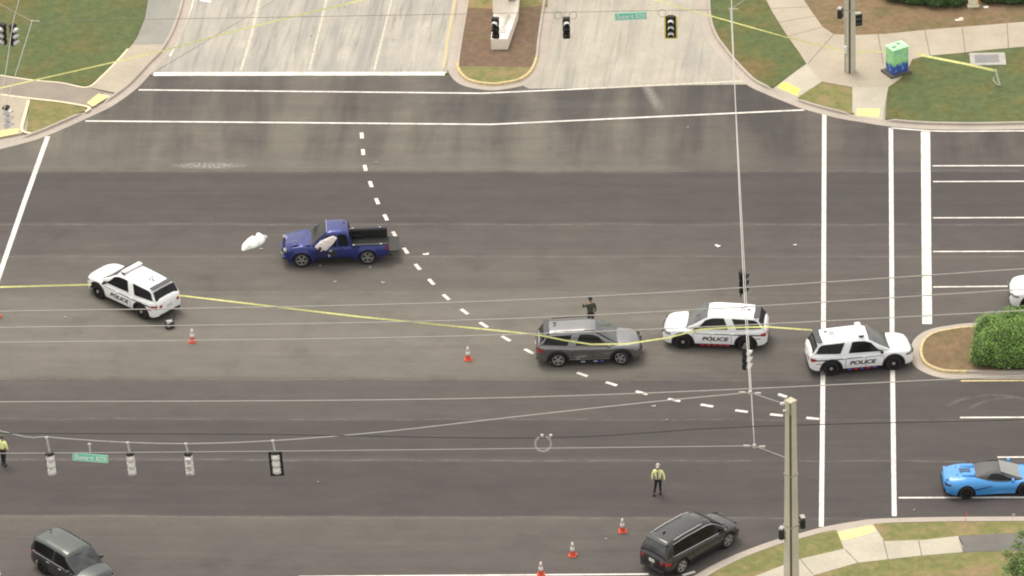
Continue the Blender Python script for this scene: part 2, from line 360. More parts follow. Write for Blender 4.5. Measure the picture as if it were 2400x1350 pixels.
ME2 = [(2900, 758), (2500, 757), (2292, 757), (2220, 764), (2175, 774), (2146, 792), (2134, 816), (2134, 838), (2146, 860), (2175, 877), (2211, 886), (2265, 888), (2400, 888), (2900, 888)]
kw, Qnw = kerb('kerb', NWE, 1, [(236, 262, .75), (10, 348, 1.2)])
km, Qm = kerb('kerb', MED, 1, yellow=[(1050, 150, 1281, 140)])
ke, Qne = kerb('kerb', NEE, 1, [(1822, 232, .75), (2030, 288, .9)])
ks, Qse = kerb('kerb', SEE, -1, [(1990, 1226, 1.0)])
kr, Qm2 = kerb('kerb', ME2, 1, yellow=[(2292, 757, 2265, 888)])
# concrete slabs of the side street (kerb outlines close them)
nwc = [un(x, y)[:2] for x, y in NWE if y <= 177]
sheet('side_street', [un(1048, 172)[:2], un(350, 176)[:2]]+nwc+[un(1080, -260)[:2], un(1078, -90)[:2], un(1073, 0)[:2], un(1059, 88)[:2], un(1051, 140)[:2]], .006, CONC_W)
sheet('side_street', [un(x, y)[:2] for x, y in ((1225, 201), (1265, 175), (1281, 140), (1287, 88), (1300, 0), (1312, -90), (1322, -260), (1640, -260), (1636, -90), (1638, 0), (1642, 50), (1655, 88), (1679, 123), (1708, 158), (1749, 198), (1600, 200), (1400, 207), (1240, 208))], .006, CONC_E)
I = .58
Lnw, Lm, Lne, Lse, Lm2 = inner(Qnw, 1, I), inner(Qm, 1, I), inner(Qne, 1, I), inner(Qse, -1, I), inner(Qm2, 1, I)
XY = lambda L, z=ZG: [un(x, y, z)[:2] for x, y in L]
# island fillings
sheet('island_soil', Lm, ZG, MULCHP, .15)
sheet('island_soil', [p for p in Lm if p[1] < un(1170, 158)[1]], ZG+.004, GRASS2)
sheet('island_grass_strip', XY([(1093, -200), (1288, -200), (1282, 12), (1180, 22), (1092, 18)], ZG+.004), ZG+.004, GRASS2)
sheet('median_soil', Lm2, ZG, MULCH, .15)
# ---- north west corner
walkN = [(347, 0), (339, 44), (321, 88), (309, 105), (277, 140), (239, 178), (206, 204)]
nw_in = cut(Lnw, un(236, 240, .1), un(455, -260))
sheet('verge_base', Lnw[12:-4]+[un(100, -250)[:2], un(-900, -250)[:2], un(-900, 300)[:2]], .03, KERB)
sheet('verge_base', Lne[8:]+[un(3000, 30)[:2], un(1700, 30)[:2]], .03, KERB)
sheet('verge_base', Lse[3:-3]+[un(3100, 1400)[:2], un(1500, 1500)[:2]], .03, KERB)
sheet('sidewalk', XY(walkN[::-1], ZW)+XY([(352, -60), (360, -260)], ZW)+cut(Lnw, un(440, -258), un(268, 224)), ZW, WALK, .15)
sheet('sidewalk', XY([(309, 105), (321, 88), (339, 44), (347, 0), (352, -60), (360, -255)], ZW)+[q for q in cut(Lnw, un(440, -255), un(388, 108))], ZW+.004, concrete('sidewalk_grey_new', .34, 0, (1.03, 1, .88)))
sheet('sidewalk', XY([(-500, 150), (-120, 165), (0, 175), (73, 187), (146, 194), (206, 204), (240, 215), (226, 247), (204, 247), (140, 238), (69, 231), (0, 222), (-300, 190), (-500, 190)], ZW+.002), ZW+.002, concrete('sidewalk_brown_weathered', .31, 0, (1.12, .97, .80)), .15)
sheet('sidewalk', XY([(-70, 215), (0, 222), (69, 232), (50, 300), (52, 312), (-75, 335)], ZW), ZW, WALK, .15)
sheet('lawn', XY([(-900, 140), (-500, 148), (-120, 163), (0, 173), (73, 185), (146, 192), (205, 202)])+XY([(238, 177), (276, 139), (308, 104), (320, 88), (338, 44), (346, 0), (351, -60), (359, -260), (-900, -260)]), ZG, GRASS, .15)
sheet('lawn', XY([(69, 233), (140, 240), (204, 252)], ZG)+cut(Lnw, un(206, 262, .1), un(60, 314, .1)), ZG, GRASS2, .15)
sheet('lawn', XY([(-500, 195), (-75, 218), (-78, 338)], ZG)+cut(Lnw, un(-80, 340, .1), un(-400, 440, .1)), ZG, GRASS2, .15)
sheet('tactile_paving', XY([(203, 241), (231, 219), (258, 225), (217, 250)], ZW+.01), ZW+.01, TACT)
sheet('tactile_paving', XY([(-60, 316), (0, 306), (44, 300), (42, 313), (0, 321), (-60, 332)], ZW+.01), ZW+.01, TACT)
edge = mat('walk_edge', (.74, .66, .46), .8, var=.1)
def strip(name, P, wd, z, m, parent=None, n=5, lift=0):
    Q = smoothline([p[:2] for p in P], n) if n > 1 else [np.array(p[:2]) for p in P]; V = []; Fc = []
    for i, q in enumerate(Q):
        t = Q[min(i+1, len(Q)-1)]-Q[max(i-1, 0)]; t = t/np.linalg.norm(t); nv = np.array([-t[1], t[0]])*wd/2
        V += [(*(q-nv), z), (*(q+nv), z)]
    for i in range(len(Q)-1): a = 2*i; Fc.append((a, a+2, a+3, a+1))
    o = mesh(name, V, Fc, m, parent)
    if not parent: o['kind'] = 'structure'
    return o
strip('walk_edge', XY([(0, 221), (69, 230), (140, 238), (203, 249), (208, 255), (200, 261)], ZW+.008), .16, ZW+.008, edge)
strip('walk_edge', XY([(67, 234), (60, 262), (51, 298), (56, 308), (74, 312)], ZW+.008), .16, ZW+.006, edge)
strip('walk_edge', XY([(0, 176), (73, 187), (146, 194), (204, 204), (239, 178), (277, 140), (300, 114)], ZW+.01), .12, ZW+.010, edge)
# ---- north east corner
ub = [(1860, -60), (1884, 0), (1904, 29), (1928, 63), (1954, 80), (2006, 82), (2079, 79), (2167, 70), (2255, 63), (2400, 51), (2700, 25), (3100, -5)]
lb = [(3100, 35), (2700, 82), (2400, 109), (2313, 117), (2240, 125), (2167, 131), (2138, 139), (2128, 160), (2110, 184), (2082, 204)]
w1 = XY(ub, ZW)+XY(lb, ZW)+XY([(1998, 204), (1925, 191), (1890, 149), (1875, 125), (1846, 85), (1811, 29), (1796, 0), (1772, -60)], ZW)
jn = [((2255, 63), (2262, 124)), ((2167, 70), (2180, 131)), ((2058, 80), (2070, 150)), ((1954, 80), (1893, 150)), ((1928, 63), (1846, 85)), ((1910, 38), (1826, 52)), ((1896, 16), (1808, 20)), ((2360, 54), (2364, 112))]
sheet('sidewalk', w1, ZW, WALK, .15, extra=[(un(*a, ZW), un(*b, ZW)) for a, b in jn])
def quad3(name, P, m):                     # P: (x, y, z) corners, sloping ramp slab
    V = [un(x, y, z) for x, y, z in P]; n = len(V); V2 = [(v[0], v[1], -.05) for v in V]
    o = mesh(name, V+V2, [tuple(range(n))]+[(i, i+n, (i+1) % n+n, (i+1) % n) for i in range(n)], m)
    bm = bmesh.new(); bm.from_mesh(o.data); bmesh.ops.triangulate(bm, faces=[f for f in bm.faces if len(f.verts) > 4]); bmesh.ops.recalc_face_normals(bm, faces=bm.faces); bm.to_mesh(o.data); bm.free()
    o['kind'] = 'structure'; return o
WALKP = concrete('sidewalk_concrete_pale', .53, 0, (1.09, 1, .80))
quad3('kerb_ramp', [(1891, 149, ZW), (1926, 191, ZW), (1871, 228, .035), (1808, 206, .035)], WALKP)
quad3('kerb_ramp', [(1998, 204, ZW), (2082, 204, ZW), (2069, 281, .035), (1996, 273, .035)], WALKP)
quad3('tactile_paving', [(1837, 191, .065), (1876, 209, .065), (1868, 224, .045), (1821, 204, .045)], TACT2)
quad3('tactile_paving', [(2009, 254, .072), (2063, 254, .072), (2060, 275, .045), (2006, 270, .045)], TACT)
sheet('lawn', XY([(1640+20, -260), (1772, -60), (1796, 0), (1811, 29), (1846, 85), (1875, 125), (1890, 149), (1808, 205)])+cut(Lne, un(1798, 210, .1), un(1652, -258)), ZG, GRASS, .15)
sheet('lawn', XY([(1871, 227), (1925, 192), (1998, 205), (1996, 260)])+cut(Lne, un(1993, 272, .1), un(1872, 232, .1)), ZG, GRASS2, .15)
sheet('lawn', XY([(2082, 205), (2110, 185), (2128, 161), (2138, 140), (2167, 132), (2240, 126), (2313, 118), (2400, 110), (2700, 83), (3100, 36)])+cut(Lne, un(3100, 274, .1), un(2072, 282, .1)), ZG, GRASS, .15)
sheet('mulch_bed', XY([(1860, -60), (1884, 0), (1904, 29), (1928, 63), (1954, 80), (2006, 82), (2079, 79), (2167, 70), (2255, 63), (2400, 51), (2700, 25), (3100, -5), (3100, -260), (1840, -260)]), ZG, MULCH, .15)
sheet('mulch_bed', XY([(2360, 28), (2420, 22), (2700, 5), (2700, -80), (2340, -20)], ZG+.004), ZG+.004, MULCHP)
sheet('sidewalk', XY([(1772, -60), (1860, -60), (1840, -260), (1740, -260)], ZW), ZW, WALK, .15)
# ---- south east corner
sheet('sidewalk', XY([(1320, 1720), (1560, 1480), (1700, 1385), (1775, 1348), (1840, 1323), (1875, 1310), (1978, 1286), (2071, 1268), (2165, 1265), (2246, 1256), (2256, 1294), (2148, 1303), (2009, 1319), (1908, 1348), (1840, 1385), (1700, 1480), (1480, 1720)], ZW), ZW, WALKP, .15,
      extra=[(un(*a, ZW), un(*b, ZW)) for a, b in (((1980, 1287), (2012, 1320)), ((2071, 1268), (2082, 1312)), ((2153, 1266), (2160, 1302)), ((1875, 1310), (1905, 1346)))])
sheet('path', XY([(2246, 1256), (2350, 1250), (2700, 1246), (3200, 1246), (3200, 1284), (2700, 1284), (2360, 1290), (2256, 1294), (2258, 1275)], ZW), ZW-.004, WALKB, .15)
quad3('kerb_ramp', [(1978, 1286, ZW), (2072, 1269, ZW), (2054, 1227, .035), (1961, 1243, .035)], WALKP)
quad3('tactile_paving', [(1971, 1266, .09), (2057, 1253, .09), (2046, 1230, .045), (1963, 1247, .045)], TACT)
sheet('lawn', cut(Lse, un(1500, 1440, .1), un(1955, 1243, .1))+XY([(1961, 1243), (1978, 1286), (1875, 1310), (1840, 1323), (1775, 1348), (1700, 1385), (1560, 1480)]), ZG, GRASS2, .15)
sheet('lawn', cut(Lse, un(2056, 1228, .1), un(3190, 1224, .1))+XY([(3200, 1246), (2700, 1246), (2350, 1250), (2246, 1256), (2165, 1265), (2072, 1268)]), ZG, GRASS2, .15)
sheet('lawn', XY([(1480, 1720), (1700, 1480), (1840, 1385), (1908, 1348), (2009, 1319), (2148, 1303), (2256, 1294), (2360, 1290), (2700, 1284), (3200, 1284), (3200, 1720)]), ZG, GRASS2, .15)

# ------------------------------------------------------------------ road markings
def mark(P, wd, m=WHITE, n=1, name='road_marking'): return strip(name, px(P), wd, .012, m, n=n)
mark([(360, 174), (1043, 173)], .40)
mark([(325, 211), (1130, 219), (1380, 208)], .14); mark([(1380, 208), (1748, 190)], .16, WORN)
mark([(200, 284), (700, 288), (1150, 292), (1885, 258)], .15)
mark([(112, 320), (55, 480), (0, 641), (-60, 820)], .25)
mark([(1932, 268), (1930, 770), (1925, 1235)], .225); mark([(2088, 300), (2091, 800), (2096, 1210)], .225)
mark([(2169, 308), (2173, 760)], .47)
mark([(2088, 300), (2150, 305), (2220, 308), (2400, 307), (2800, 303)], .13, n=4)
for (x0, y0, x1, y1, wd) in ((2186, 389, 2800, 388, .12), (2187, 426, 2800, 424, .12), (2187, 511, 2800, 509, .12), (2187, 590, 2800, 588, .12), (2187, 673, 2800, 667, .12),
                             (2250, 979, 2800, 977, .13), (2338, 1072, 2800, 1070, .13), (2106, 1167, 2800, 1165, .13), (700, 1352, 1520, 1346, .14), (1600, 1349, 1629, 1340, .16)):
    mark([(x0, y0), (x1, y1)], wd)
mark([(2252, 893), (2800, 890)], .14, YELL)
ap = lambda P, m=WHITE, wd=.13: mark(P, wd, m)
ap([(608, 0), (590, 80), (565, 165)], WORN, .15); ap([(645, -200), (608, 0)], WORN, .15)
ap([(765, 0), (725, 165)], WORN, .12); ap([(800, -200), (765, 0)], WORN, .12); ap([(918, 0), (877, 165)], WORN, .12); ap([(955, -200), (918, 0)], WORN, .12)
ap([(1066, 0), (1050, 88), (1039, 160)], YELL, .14); ap([(1085, -200), (1066, 0)], YELL, .14)
mark([(460, -60), (452, 0), (432, 60), (398, 132)], .13, n=5)
ap([(470, 0), (496, 5)], WHITE, .25)
dash = [(848, 318), (851, 357), (856, 394), (869, 432), (884, 472), (904, 510), (924, 549), (951, 588), (979, 626), (1011, 661), (1046, 697), (1089, 731), (1134, 762), (1186, 794), (1240, 824), (1300, 853), (1365, 878), (1433, 900), (1504, 921), (1580, 938), (1657, 951), (1738, 964), (1820, 973), (1905, 981)]
DW = [un(*p)[:2] for p in dash]; mb = MB()
for i, p in enumerate(DW):
    t = DW[min(i+1, len(DW)-1)]-DW[max(i-1, 0)]; t = t/np.linalg.norm(t); n_ = np.array([-t[1], t[0]])*.095; h = t*(.24 if i == 6 else .31)
    mb.add([(*(p-h-n_), .012), (*(p+h-n_), .012), (*(p+h+n_), .012), (*(p-h+n_), .012)], [(0, 1, 2, 3)])
mb.build('road_marking', WHITE)['kind'] = 'structure'

# ------------------------------------------------------------------ vehicles
BLK = mat('black_plastic', (.018, .018, .02), .55); TYRE = mat('tyre_rubber', (.022, .021, .02), .9, bump=.3)
GLASS = mat('car_glass', (.010, .011, .012), .10, spec=.30, var=.5, scale=2); GLASSL = mat('windscreen_glass', (.045, .05, .05), .10, spec=.8, var=.6, scale=1.8, coat=.1)
SILV = mat('silver_rim', (.55, .55, .54), .35, .7); STEEL = mat('black_steel_rim', (.02, .02, .022), .5, .2); CHROME = mat('chrome', (.7, .7, .7), .2, 1)
RED = mat('red_lens', (.38, .012, .02), .25, coat=.6); LAMP = mat('clear_lens', (.25, .25, .25), .15, coat=.8); PLATE = mat('plate_white', (.7, .7, .66), .5)
DECAL = mat('decal_black', (.03, .035, .05), .5); DECALG = mat('decal_grey', (.34, .35, .38), .5)
def paintm(name, c, metal=.0, rough=.32, coat=.7): return mat(name, c, rough, metal, coat=coat, var=.03, scale=.6)
POLW = paintm('police_white_paint', (.90, .91, .91)); GREYP = paintm('silver_grey_paint', (.24, .24, .245), .95, .27, .7); BLUEP = paintm('deep_blue_paint', (.022, .032, .18), .4, .34, .5)
BLACKP = paintm('black_car_paint', (.03, .03, .032), .4, .26, .7); DGREYP = paintm('dark_grey_paint', (.09, .10, .095), .8, .32, .6); SKYB = paintm('bright_blue_paint', (.06, .31, .72), .0, .3, .6)
def cur(pts, sm=.07):
    X = np.array([p[0] for p in pts]); Z = np.array([p[1] for p in pts])
    return lambda x: float(np.mean(np.interp([x-sm, x-sm/2, x, x+sm/2, x+sm], X, Z)))
PROF = ([0, .2, .45, .7, .88, .96, 1.0], [.93, .975, 1.0, .985, .955, .915, .85])
class Car:
    def __init__(s, name, label, cat, P, near_front, near_rear, group=None, steer=0):
        s.P = P; s.L = P['L']; s.W = P['W']/2; s.xf, s.xr = P['xf'], P['xr']; s.wr = P.get('wr', .37)
        a, b = un(*near_front), un(*near_rear); d = (a-b)[:2]; hd = math.atan2(d[1], d[0]); s.hd = hd; s.steer = steer
        u = np.array([math.cos(hd), math.sin(hd)]); lft = np.array([-u[1], u[0]])
        sgn = 1 if u[0] < 0 else -1; s.near = sgn                 # +1: left flank faces the camera
        mid = (a+b)[:2]/2; c = mid-lft*sgn*(s.W-.06)-u*((s.xf+s.xr)/2)
        s.root = empty(name, (c[0], c[1], 0), hd, label=label, cat=cat, group=group)
        s.top = cur(P['top']); s.wf = cur(P['w'], .05); s.bf = cur(P['bot'], .04); s.roof = cur(P['roof'], P.get('rs', .06)); s.paint = P['paint']
        s.gb = cur(P['gw'], .05)
    def bot(s, x):
        b = s.bf(x)
        for xa in (s.xf, s.xr):
            d = abs(x-xa); ra = s.wr+.075
            if d < ra: b = max(b, s.wr-.02+math.sqrt(ra*ra-d*d))
        return b
    def sy(s, x, z):                       # flank of the lower body
        t = s.top(x); f = (z-.25)/(max(t-.25, .1)); return s.wf(x)*float(np.interp(f, *s.P.get('prof', PROF)))
    def body(s, x0=None, x1=None, ends=True, hole=None):
        x0 = -s.L/2 if x0 is None else x0; x1 = s.L/2 if x1 is None else x1
        xs = list(np.linspace(x0, x1, int((x1-x0)/.05)+1)); K = 9; V = []; Fc = []
        for x in xs:
            t = s.top(x); b = min(s.bot(x), t-.06); row = []
            for k in range(K):
                q = k/(K-1); z = b+(t-b)*(1-(1-q)**1.6); row.append((x, s.sy(x, z), z))
            tw = row[-1][1]
            row += [(x, tw*.93, t+.014), (x, tw*.62, t+.028+s.P.get('crown', .02)), (x, 0, t+.03+s.P.get('crown', .02)*1.3)]
            full = row+[(p[0], -p[1], p[2]) for p in row[-2::-1]]; V += full; n = len(full)
        for i in range(len(xs)-1):
            for k in range(n-1): a = i*n+k; Fc.append((a, a+1, a+n+1, a+n))
        if ends:
            Fc.append(tuple(range(n))); Fc.append(tuple(range((len(xs)-1)*n, len(xs)*n))[::-1])
        mb = MB(); mb.V = V; mb.F = Fc; mb.m = [0]*len(Fc); o = mb.build('body', s.paint, s.root); autosmooth(o, 50)
        ub = MB(); ub.box(((x0+x1)/2, 0, .42), (x1-x0-.5, 2*(s.W-.33), .4)).build('underbody', BLK, s.root)
        return o
    def gy(s, x, z):                       # flank of the cabin
        t = s.top(x); r = s.roof(x); f = min(max((z-t)/max(s.P['H']-t, .1), 0), 1); return s.gb(x)*(1-s.P.get('tumble', .17)*f)
    def cabin(s, m=None, name='cabin'):
        ra = s.P['roof']; x0, x1 = ra[0][0], ra[-1][0]; xs = list(np.linspace(x0, x1, int((x1-x0)/.05)+1)); V = []; Fc = []
        for x in xs:
            t = s.top(x)-.03; r = max(s.roof(x), t+.001); h = r-t; e = min(.14, h*.4)
            row = [(x, s.gy(x, t), t), (x, s.gy(x, t+h*.33), t+h*.33), (x, s.gy(x, t+h*.66), t+h*.66), (x, s.gy(x, r-e), r-e), (x, s.gy(x, r)-e*.35, r-e*.35), (x, s.gy(x, r)-e*1.2, r), (x, s.gy(x, r)*.55, r+.02*min(1, h*3)), (x, 0, r+.03*min(1, h*3))]
            full = row+[(p[0], -p[1], p[2]) for p in row[-2::-1]]; V += full; n = len(full)
        for i in range(len(xs)-1):
            for k in range(n-1): a = i*n+k; Fc.append((a, a+1, a+n+1, a+n))
        Fc.append(tuple(range(n))); Fc.append(tuple(range((len(xs)-1)*n, len(xs)*n))[::-1])
        mb = MB(); mb.V = V; mb.F = Fc; mb.m = [0]*len(Fc); return autosmooth(mb.build(name, m or s.paint, s.root), 50)
    def patch(s, name, fn, m, nu=8, nv=4, parent=None, smooth=True):
        V = [fn(i/nu, j/nv) for i in range(nu+1) for j in range(nv+1)]; Fc = []
        for i in range(nu):
            for j in range(nv): a = i*(nv+1)+j; Fc.append((a, a+1, a+nv+2, a+nv+1))
        mb = MB(); mb.V = V; mb.F = Fc; mb.m = [0]*len(Fc); o = mb.build(name, m, parent or s.root, smooth); 
        return o
    def window(s, xa0, xb0, xa1, xb1, m=None, lo=.03, hi=.10, name='side_window'):   # bottom span, top span
        for sg in (1, -1):
            def fn(u, v):
                x = (xa0+(xb0-xa0)*u)*(1-v)+(xa1+(xb1-xa1)*u)*v; z0 = s.top(x)+lo; z1 = max(s.roof(x)-hi, z0+.01); z = z0+(z1-z0)*v
                return (x, sg*(s.gy(x, z)+.009), z)
            s.patch(name, fn, m or GLASS, 10, 5)
    def screen(s, x0, x1, name, m, yw=.93, up=.012, dl=.0):    # windscreen / rear glass following the roof profile
        def fn(u, v):
            x = x0+(x1-x0)*u; r = s.roof(x); y = (s.gy(x, r)*yw-.02)*(2*v-1); h = r-s.top(x)
            base = r+(.03 if abs(y) < .01 else .03-.03*(abs(y)/(s.gy(x, r)))**2)*min(1, max(h, 0)*3)
            n = (s.roof(x+.05)-s.roof(x-.05))/.1; k = 1/math.sqrt(1+n*n)
            return (x-n*k*up, y, base+k*up)
        return s.patch(name, fn, m, 8, 8)
    def side(s, name, x0, x1, z0, z1, m, up=.008, z0b=None, z1b=None, sides=(1, -1), n=12, parent=None):
        for sg in sides:
            def fn(u, v):
                x = x0+(x1-x0)*u; a = z0+((z0b if z0b is not None else z0)-z0)*u; b = z1+((z1b if z1b is not None else z1)-z1)*u; z = a+(b-a)*v
                return (x, sg*(s.sy(x, z)+up), z)
            s.patch(name, fn, m, n, 3)
    def arches(s, m=None, wd=.10, up=.014):
        for xa in (s.xf, s.xr):
            for sg in (1, -1):
                def fn(u, v):
                    q = math.pi*(u*1.12-.06); r = s.wr+.065+wd*v; x = xa+r*math.cos(q); z = s.wr-.02+r*math.sin(q); return (x, sg*(s.sy(x, max(z, .3))+up*(1-.6*v)), z)
                s.patch('arch_trim', fn, m or BLK, 14, 2)
    def wheels(s, rim='spoke', rm=None):
        for xa in (s.xf, s.xr):
            for sg in (1, -1):
                e = bpy.data.objects.new('wheel', None); COL.objects.link(e); e.parent = s.root; e.location = (xa, sg*(s.W-.15), s.wr)
                if xa == s.xf: e.rotation_euler = (0, 0, s.steer)
                r = s.wr; w_ = .12
                MB().lathe([(r*.62, -w_), (r*.9, -w_), (r*.98, -w_*.75), (r, -w_*.4), (r, w_*.4), (r*.98, w_*.75), (r*.9, w_), (r*.62, w_)], 28, 'y').build('tyre', TYRE, e, True)
                mb = MB().lathe([(r*.66, sg*w_*.9), (r*.62, sg*w_*.95), (r*.60, sg*w_*.5), (.001, sg*w_*.5)], 24, 'y', m=1)
                if rim == 'spoke':
                    mb.lathe([(r*.66, sg*w_*.9), (r*.67, sg*w_*1.02), (r*.60, sg*w_*1.02), (r*.59, sg*w_*.6)], 24, 'y')
                    for k in range(5):
                        q = 2*math.pi*k/5+.3; T = Matrix.Rotation(q, 3, 'Y'); c = T @ Vector((r*.32, sg*w_*.85, 0)); mb.box(tuple(c), (r*.6, .05, r*.17), mat=T)
                    mb.lathe([(.07, sg*w_*.9), (.06, sg*w_*1.05), (.001, sg*w_*1.05)], 12, 'y')
                else:
                    for k in range(8):
                        q = 2*math.pi*k/8; T = Matrix.Rotation(q, 3, 'Y'); c = T @ Vector((r*.34, sg*w_*.7, 0)); mb.box(tuple(c), (r*.5, .03, r*.14), mat=T)
                    mb.lathe([(.085, sg*w_*.85), (.075, sg*w_*1.05), (.001, sg*w_*1.08)], 12, 'y', m=2)
                mb.build('rim', rm or SILV, e, False, mats=[rm or SILV, STEEL, SILV])
    def mirrors(s, x, m=None, z=None):
        for sg in (1, -1):
            zz = z or s.top(x)+.08; y = s.sy(x, s.top(x)-.05)
            mb = MB().box((x, sg*(y+.13), zz), (.13, .22, .16), bev=.04).box((x+.02, sg*(y+.02), zz-.05), (.08, .14, .05)); autosmooth(mb.build('side_mirror', m or s.paint, s.root))
    def handles(s, xs, z, m=None):
        for x in xs:
            for sg in (1, -1): MB().box((x, sg*(s.sy(x, z)+.018), z), (.20, .035, .04), bev=.01).build('door_handle', m or s.paint, s.root)
    def lamps(s, zf, zr_, hz=.13, rz=.18, fl=.42, rl=.30):
        L2 = s.L/2
        for sg in (1, -1):
            s.side('headlight', L2-fl, L2-.06, zf, zf+hz*.7, LAMP, .01, zf-.02, zf+hz, sides=(sg,), n=6)
            s.side('taillight', -L2+.05, -L2+rl, zr_-.02, zr_+rz, RED, .012, zr_+.04, zr_+rz*.8, sides=(sg,), n=6)
        for sg in (1, -1):
            yy = s.wf(-L2)*.80
            MB().box((-L2-.006, sg*yy, zr_+rz*.45), (.03, s.wf(-L2)*.24, rz*.85), bev=.01).build('taillight', RED, s.root)
            MB().box((L2+.004, sg*s.wf(L2)*.78, zf+hz*.35), (.03, s.wf(L2)*.3, hz*.7), bev=.01).build('headlight', LAMP, s.root)
    def seam(s, xs, z0, z1):
        for x in xs:
            s.side('door_seam', x-.009, x+.009, z0, z1, BLK, .004, n=1)
    def text(s, txt, x, z, size, side, m=DECAL, name='lettering', shear=.25):
        cu = bpy.data.curves.new('t', 'FONT'); cu.body = txt; cu.size = size; cu.align_x = 'CENTER'; cu.align_y = 'CENTER'; cu.shear = shear; cu.offset = size*.035; cu.extrude = .002
        to = bpy.data.objects.new('t', cu); COL.objects.link(to); bpy.context.view_layer.update()
        me = bpy.data.meshes.new_from_object(to.evaluated_get(bpy.context.evaluated_depsgraph_get())); bpy.data.objects.remove(to)
        me.materials.clear(); me.materials.append(m); sx = 1.35
        for v in me.vertices:
            a, b = v.co.x*sx, v.co.y
            X = x-a*side; Z = z+b; v.co = (X, side*(s.sy(X, Z)+.010+v.co.z), Z)
        o = bpy.data.objects.new(name, me); COL.objects.link(o); o.parent = s.root; return o
    def rooftext(s, txt, x, size, m=DECALG, flip=1):
        cu = bpy.data.curves.new('t', 'FONT'); cu.body = txt; cu.size = size; cu.align_x = 'CENTER'; cu.align_y = 'CENTER'; cu.extrude = .002
        to = bpy.data.objects.new('t', cu); COL.objects.link(to); bpy.context.view_layer.update()
        me = bpy.data.meshes.new_from_object(to.evaluated_get(bpy.context.evaluated_depsgraph_get())); bpy.data.objects.remove(to)
        me.materials.clear(); me.materials.append(m)
        for v in me.vertices:
            a, b = v.co.x, v.co.y; X = x+b; Y = -a; v.co = (X, Y, s.roof(X)+.046+v.co.z)
        o = bpy.data.objects.new('roof_number', me); COL.objects.link(o); o.parent = s.root; return o

EXPL = dict(L=5.05, W=2.0, H=1.78, xf=1.51, xr=-1.51, wr=.40, tumble=.25, crown=.045,
    top=[(-2.53, .84), (-2.50, 1.04), (-2.42, 1.17), (-1.9, 1.15), (-1.2, 1.12), (.95, 1.07), (1.5, 1.06), (2.0, 1.02), (2.28, .95), (2.43, .82), (2.50, .68), (2.53, .58)],
    w=[(-2.53, .66), (-2.49, .80), (-2.38, .90), (-2.15, .965), (-1.6, 1.0), (1.6, 1.0), (2.0, .965), (2.25, .90), (2.41, .78), (2.50, .62), (2.53, .52)],
    bot=[(-2.53, .44), (-2.3, .34), (-1.9, .30), (1.9, .28), (2.3, .28), (2.53, .34)],
    roof=[(-2.42, 1.10), (-2.36, 1.20), (-2.12, 1.58), (-2.03, 1.68), (-1.90, 1.73), (-1.2, 1.765), (-.2, 1.80), (.15, 1.78), (.45, 1.68), (1.10, 1.29), (1.44, 1.06)],
    gw=[(-2.42, .80), (-2.0, .88), (-1.2, .94), (.5, .94), (1.0, .90), (1.44, .82)])
def explorer(label, paint_, nf, nr, police=True, bar=False, strip_col=None, steer=0, num=None, group=None, name='police_suv', cat='police SUV', crossed=False):
    P = dict(EXPL); P['paint'] = paint_; c = Car(name, label, cat, P, nf, nr, group, steer)
    c.body(); c.cabin(); c.arches()
    c.window(-.66, 1.02, -.46, .46, lo=.05, hi=.13); c.window(-2.33, -1.06, -2.08, -.82, lo=.05, hi=.12)
    c.screen(.34, 1.38, 'windshield', GLASSL, .97); c.screen(-2.375, -2.13, 'rear_window', GLASS, .97)
    MB().box((-2.02, 0, 1.735), (.30, 1.36, .035), bev=.015).build('spoiler', mat('dark_gloss_spoiler', (.06, .06, .065), .25), c.root)
    MB().box((1.32, 0, 1.085), (.14, 1.5, .03)).build('wiper_cowl', BLK, c.root)
    c.wheels('steel' if police else 'spoke', STEEL if police else SILV); c.mirrors(.92, BLK if police else paint_); c.handles((.1, -.85), .93)
    c.lamps(.78, .82); c.seam((1.02, .16, -.82), .42, 1.05)
    MB().box((2.515, 0, .70), (.05, 1.0, .20), bev=.02).build('grille', BLK, c.root); MB().box((2.50, 0, .42), (.07, 1.2, .12), bev=.02).build('lower_grille', BLK, c.root)
    MB().box((-2.56, 0, .80), (.02, .32, .16)).build('licence_plate', PLATE, c.root); MB().box((-2.50, 0, .40), (.10, 1.4, .16), bev=.03).build('rear_bumper_trim', BLK, c.root)
    c.side('sill_trim', -1.0, 1.0, .27, .36, BLK, .012)
    MB().box((-1.62, .12, 1.84), (.16, .05, .07), bev=.02).build('roof_aerial', BLK, c.root)
    if police:
        c.side('side_stripe', -2.3, 1.0, .86, .925, DECAL, .009, .90, .915, n=24)
        for sd in (1, -1): c.text('POLICE', -.02, .64, .28, sd)
        for sg in (1, -1):
            MB().box((-2.1, sg*(c.sy(-2.1, .72)+.012), .72), (.26, .004, .04)).build('unit_number', RED, c.root)
        if num: c.rooftext(num, -1.35, .34)
    else:
        for sg in (1, -1): MB().tube([(-1.75, sg*.66, 1.75), (-1.7, sg*.66, 1.80), (0, sg*.68, 1.845), (.3, sg*.68, 1.80)], .02, 6).build('roof_rail', BLK, c.root)
        c.side('door_trim', -.95, .95, .42, .46, CHROME, .015)
    if bar:
        mb = MB().box((0, 0, 1.90), (.30, 1.25, .11), bev=.04); o = mb.build('light_bar', mat('lightbar_white', (.78, .78, .76), .3, coat=.5), c.root)
        for sg in (1, -1): MB().box((0, sg*.60, 1.845), (.22, .10, .04)).build('bar_foot', BLK, o)
    if strip_col:
        for k in range(5):
            x = -.62+k*.30; q = strip_col[k % len(strip_col)]
            if not q: continue
            MB().box((x, c.near*(c.sy(x, .33)+.03), .30), (.20, .03, .045)).build('running_light', mat('running_light_'+q, {'red': (.50, .03, .06), 'blue': (.10, .07, .42), 'pale': (.32, .34, .45)}[q], .4, emit=.12), c.root)
    return c
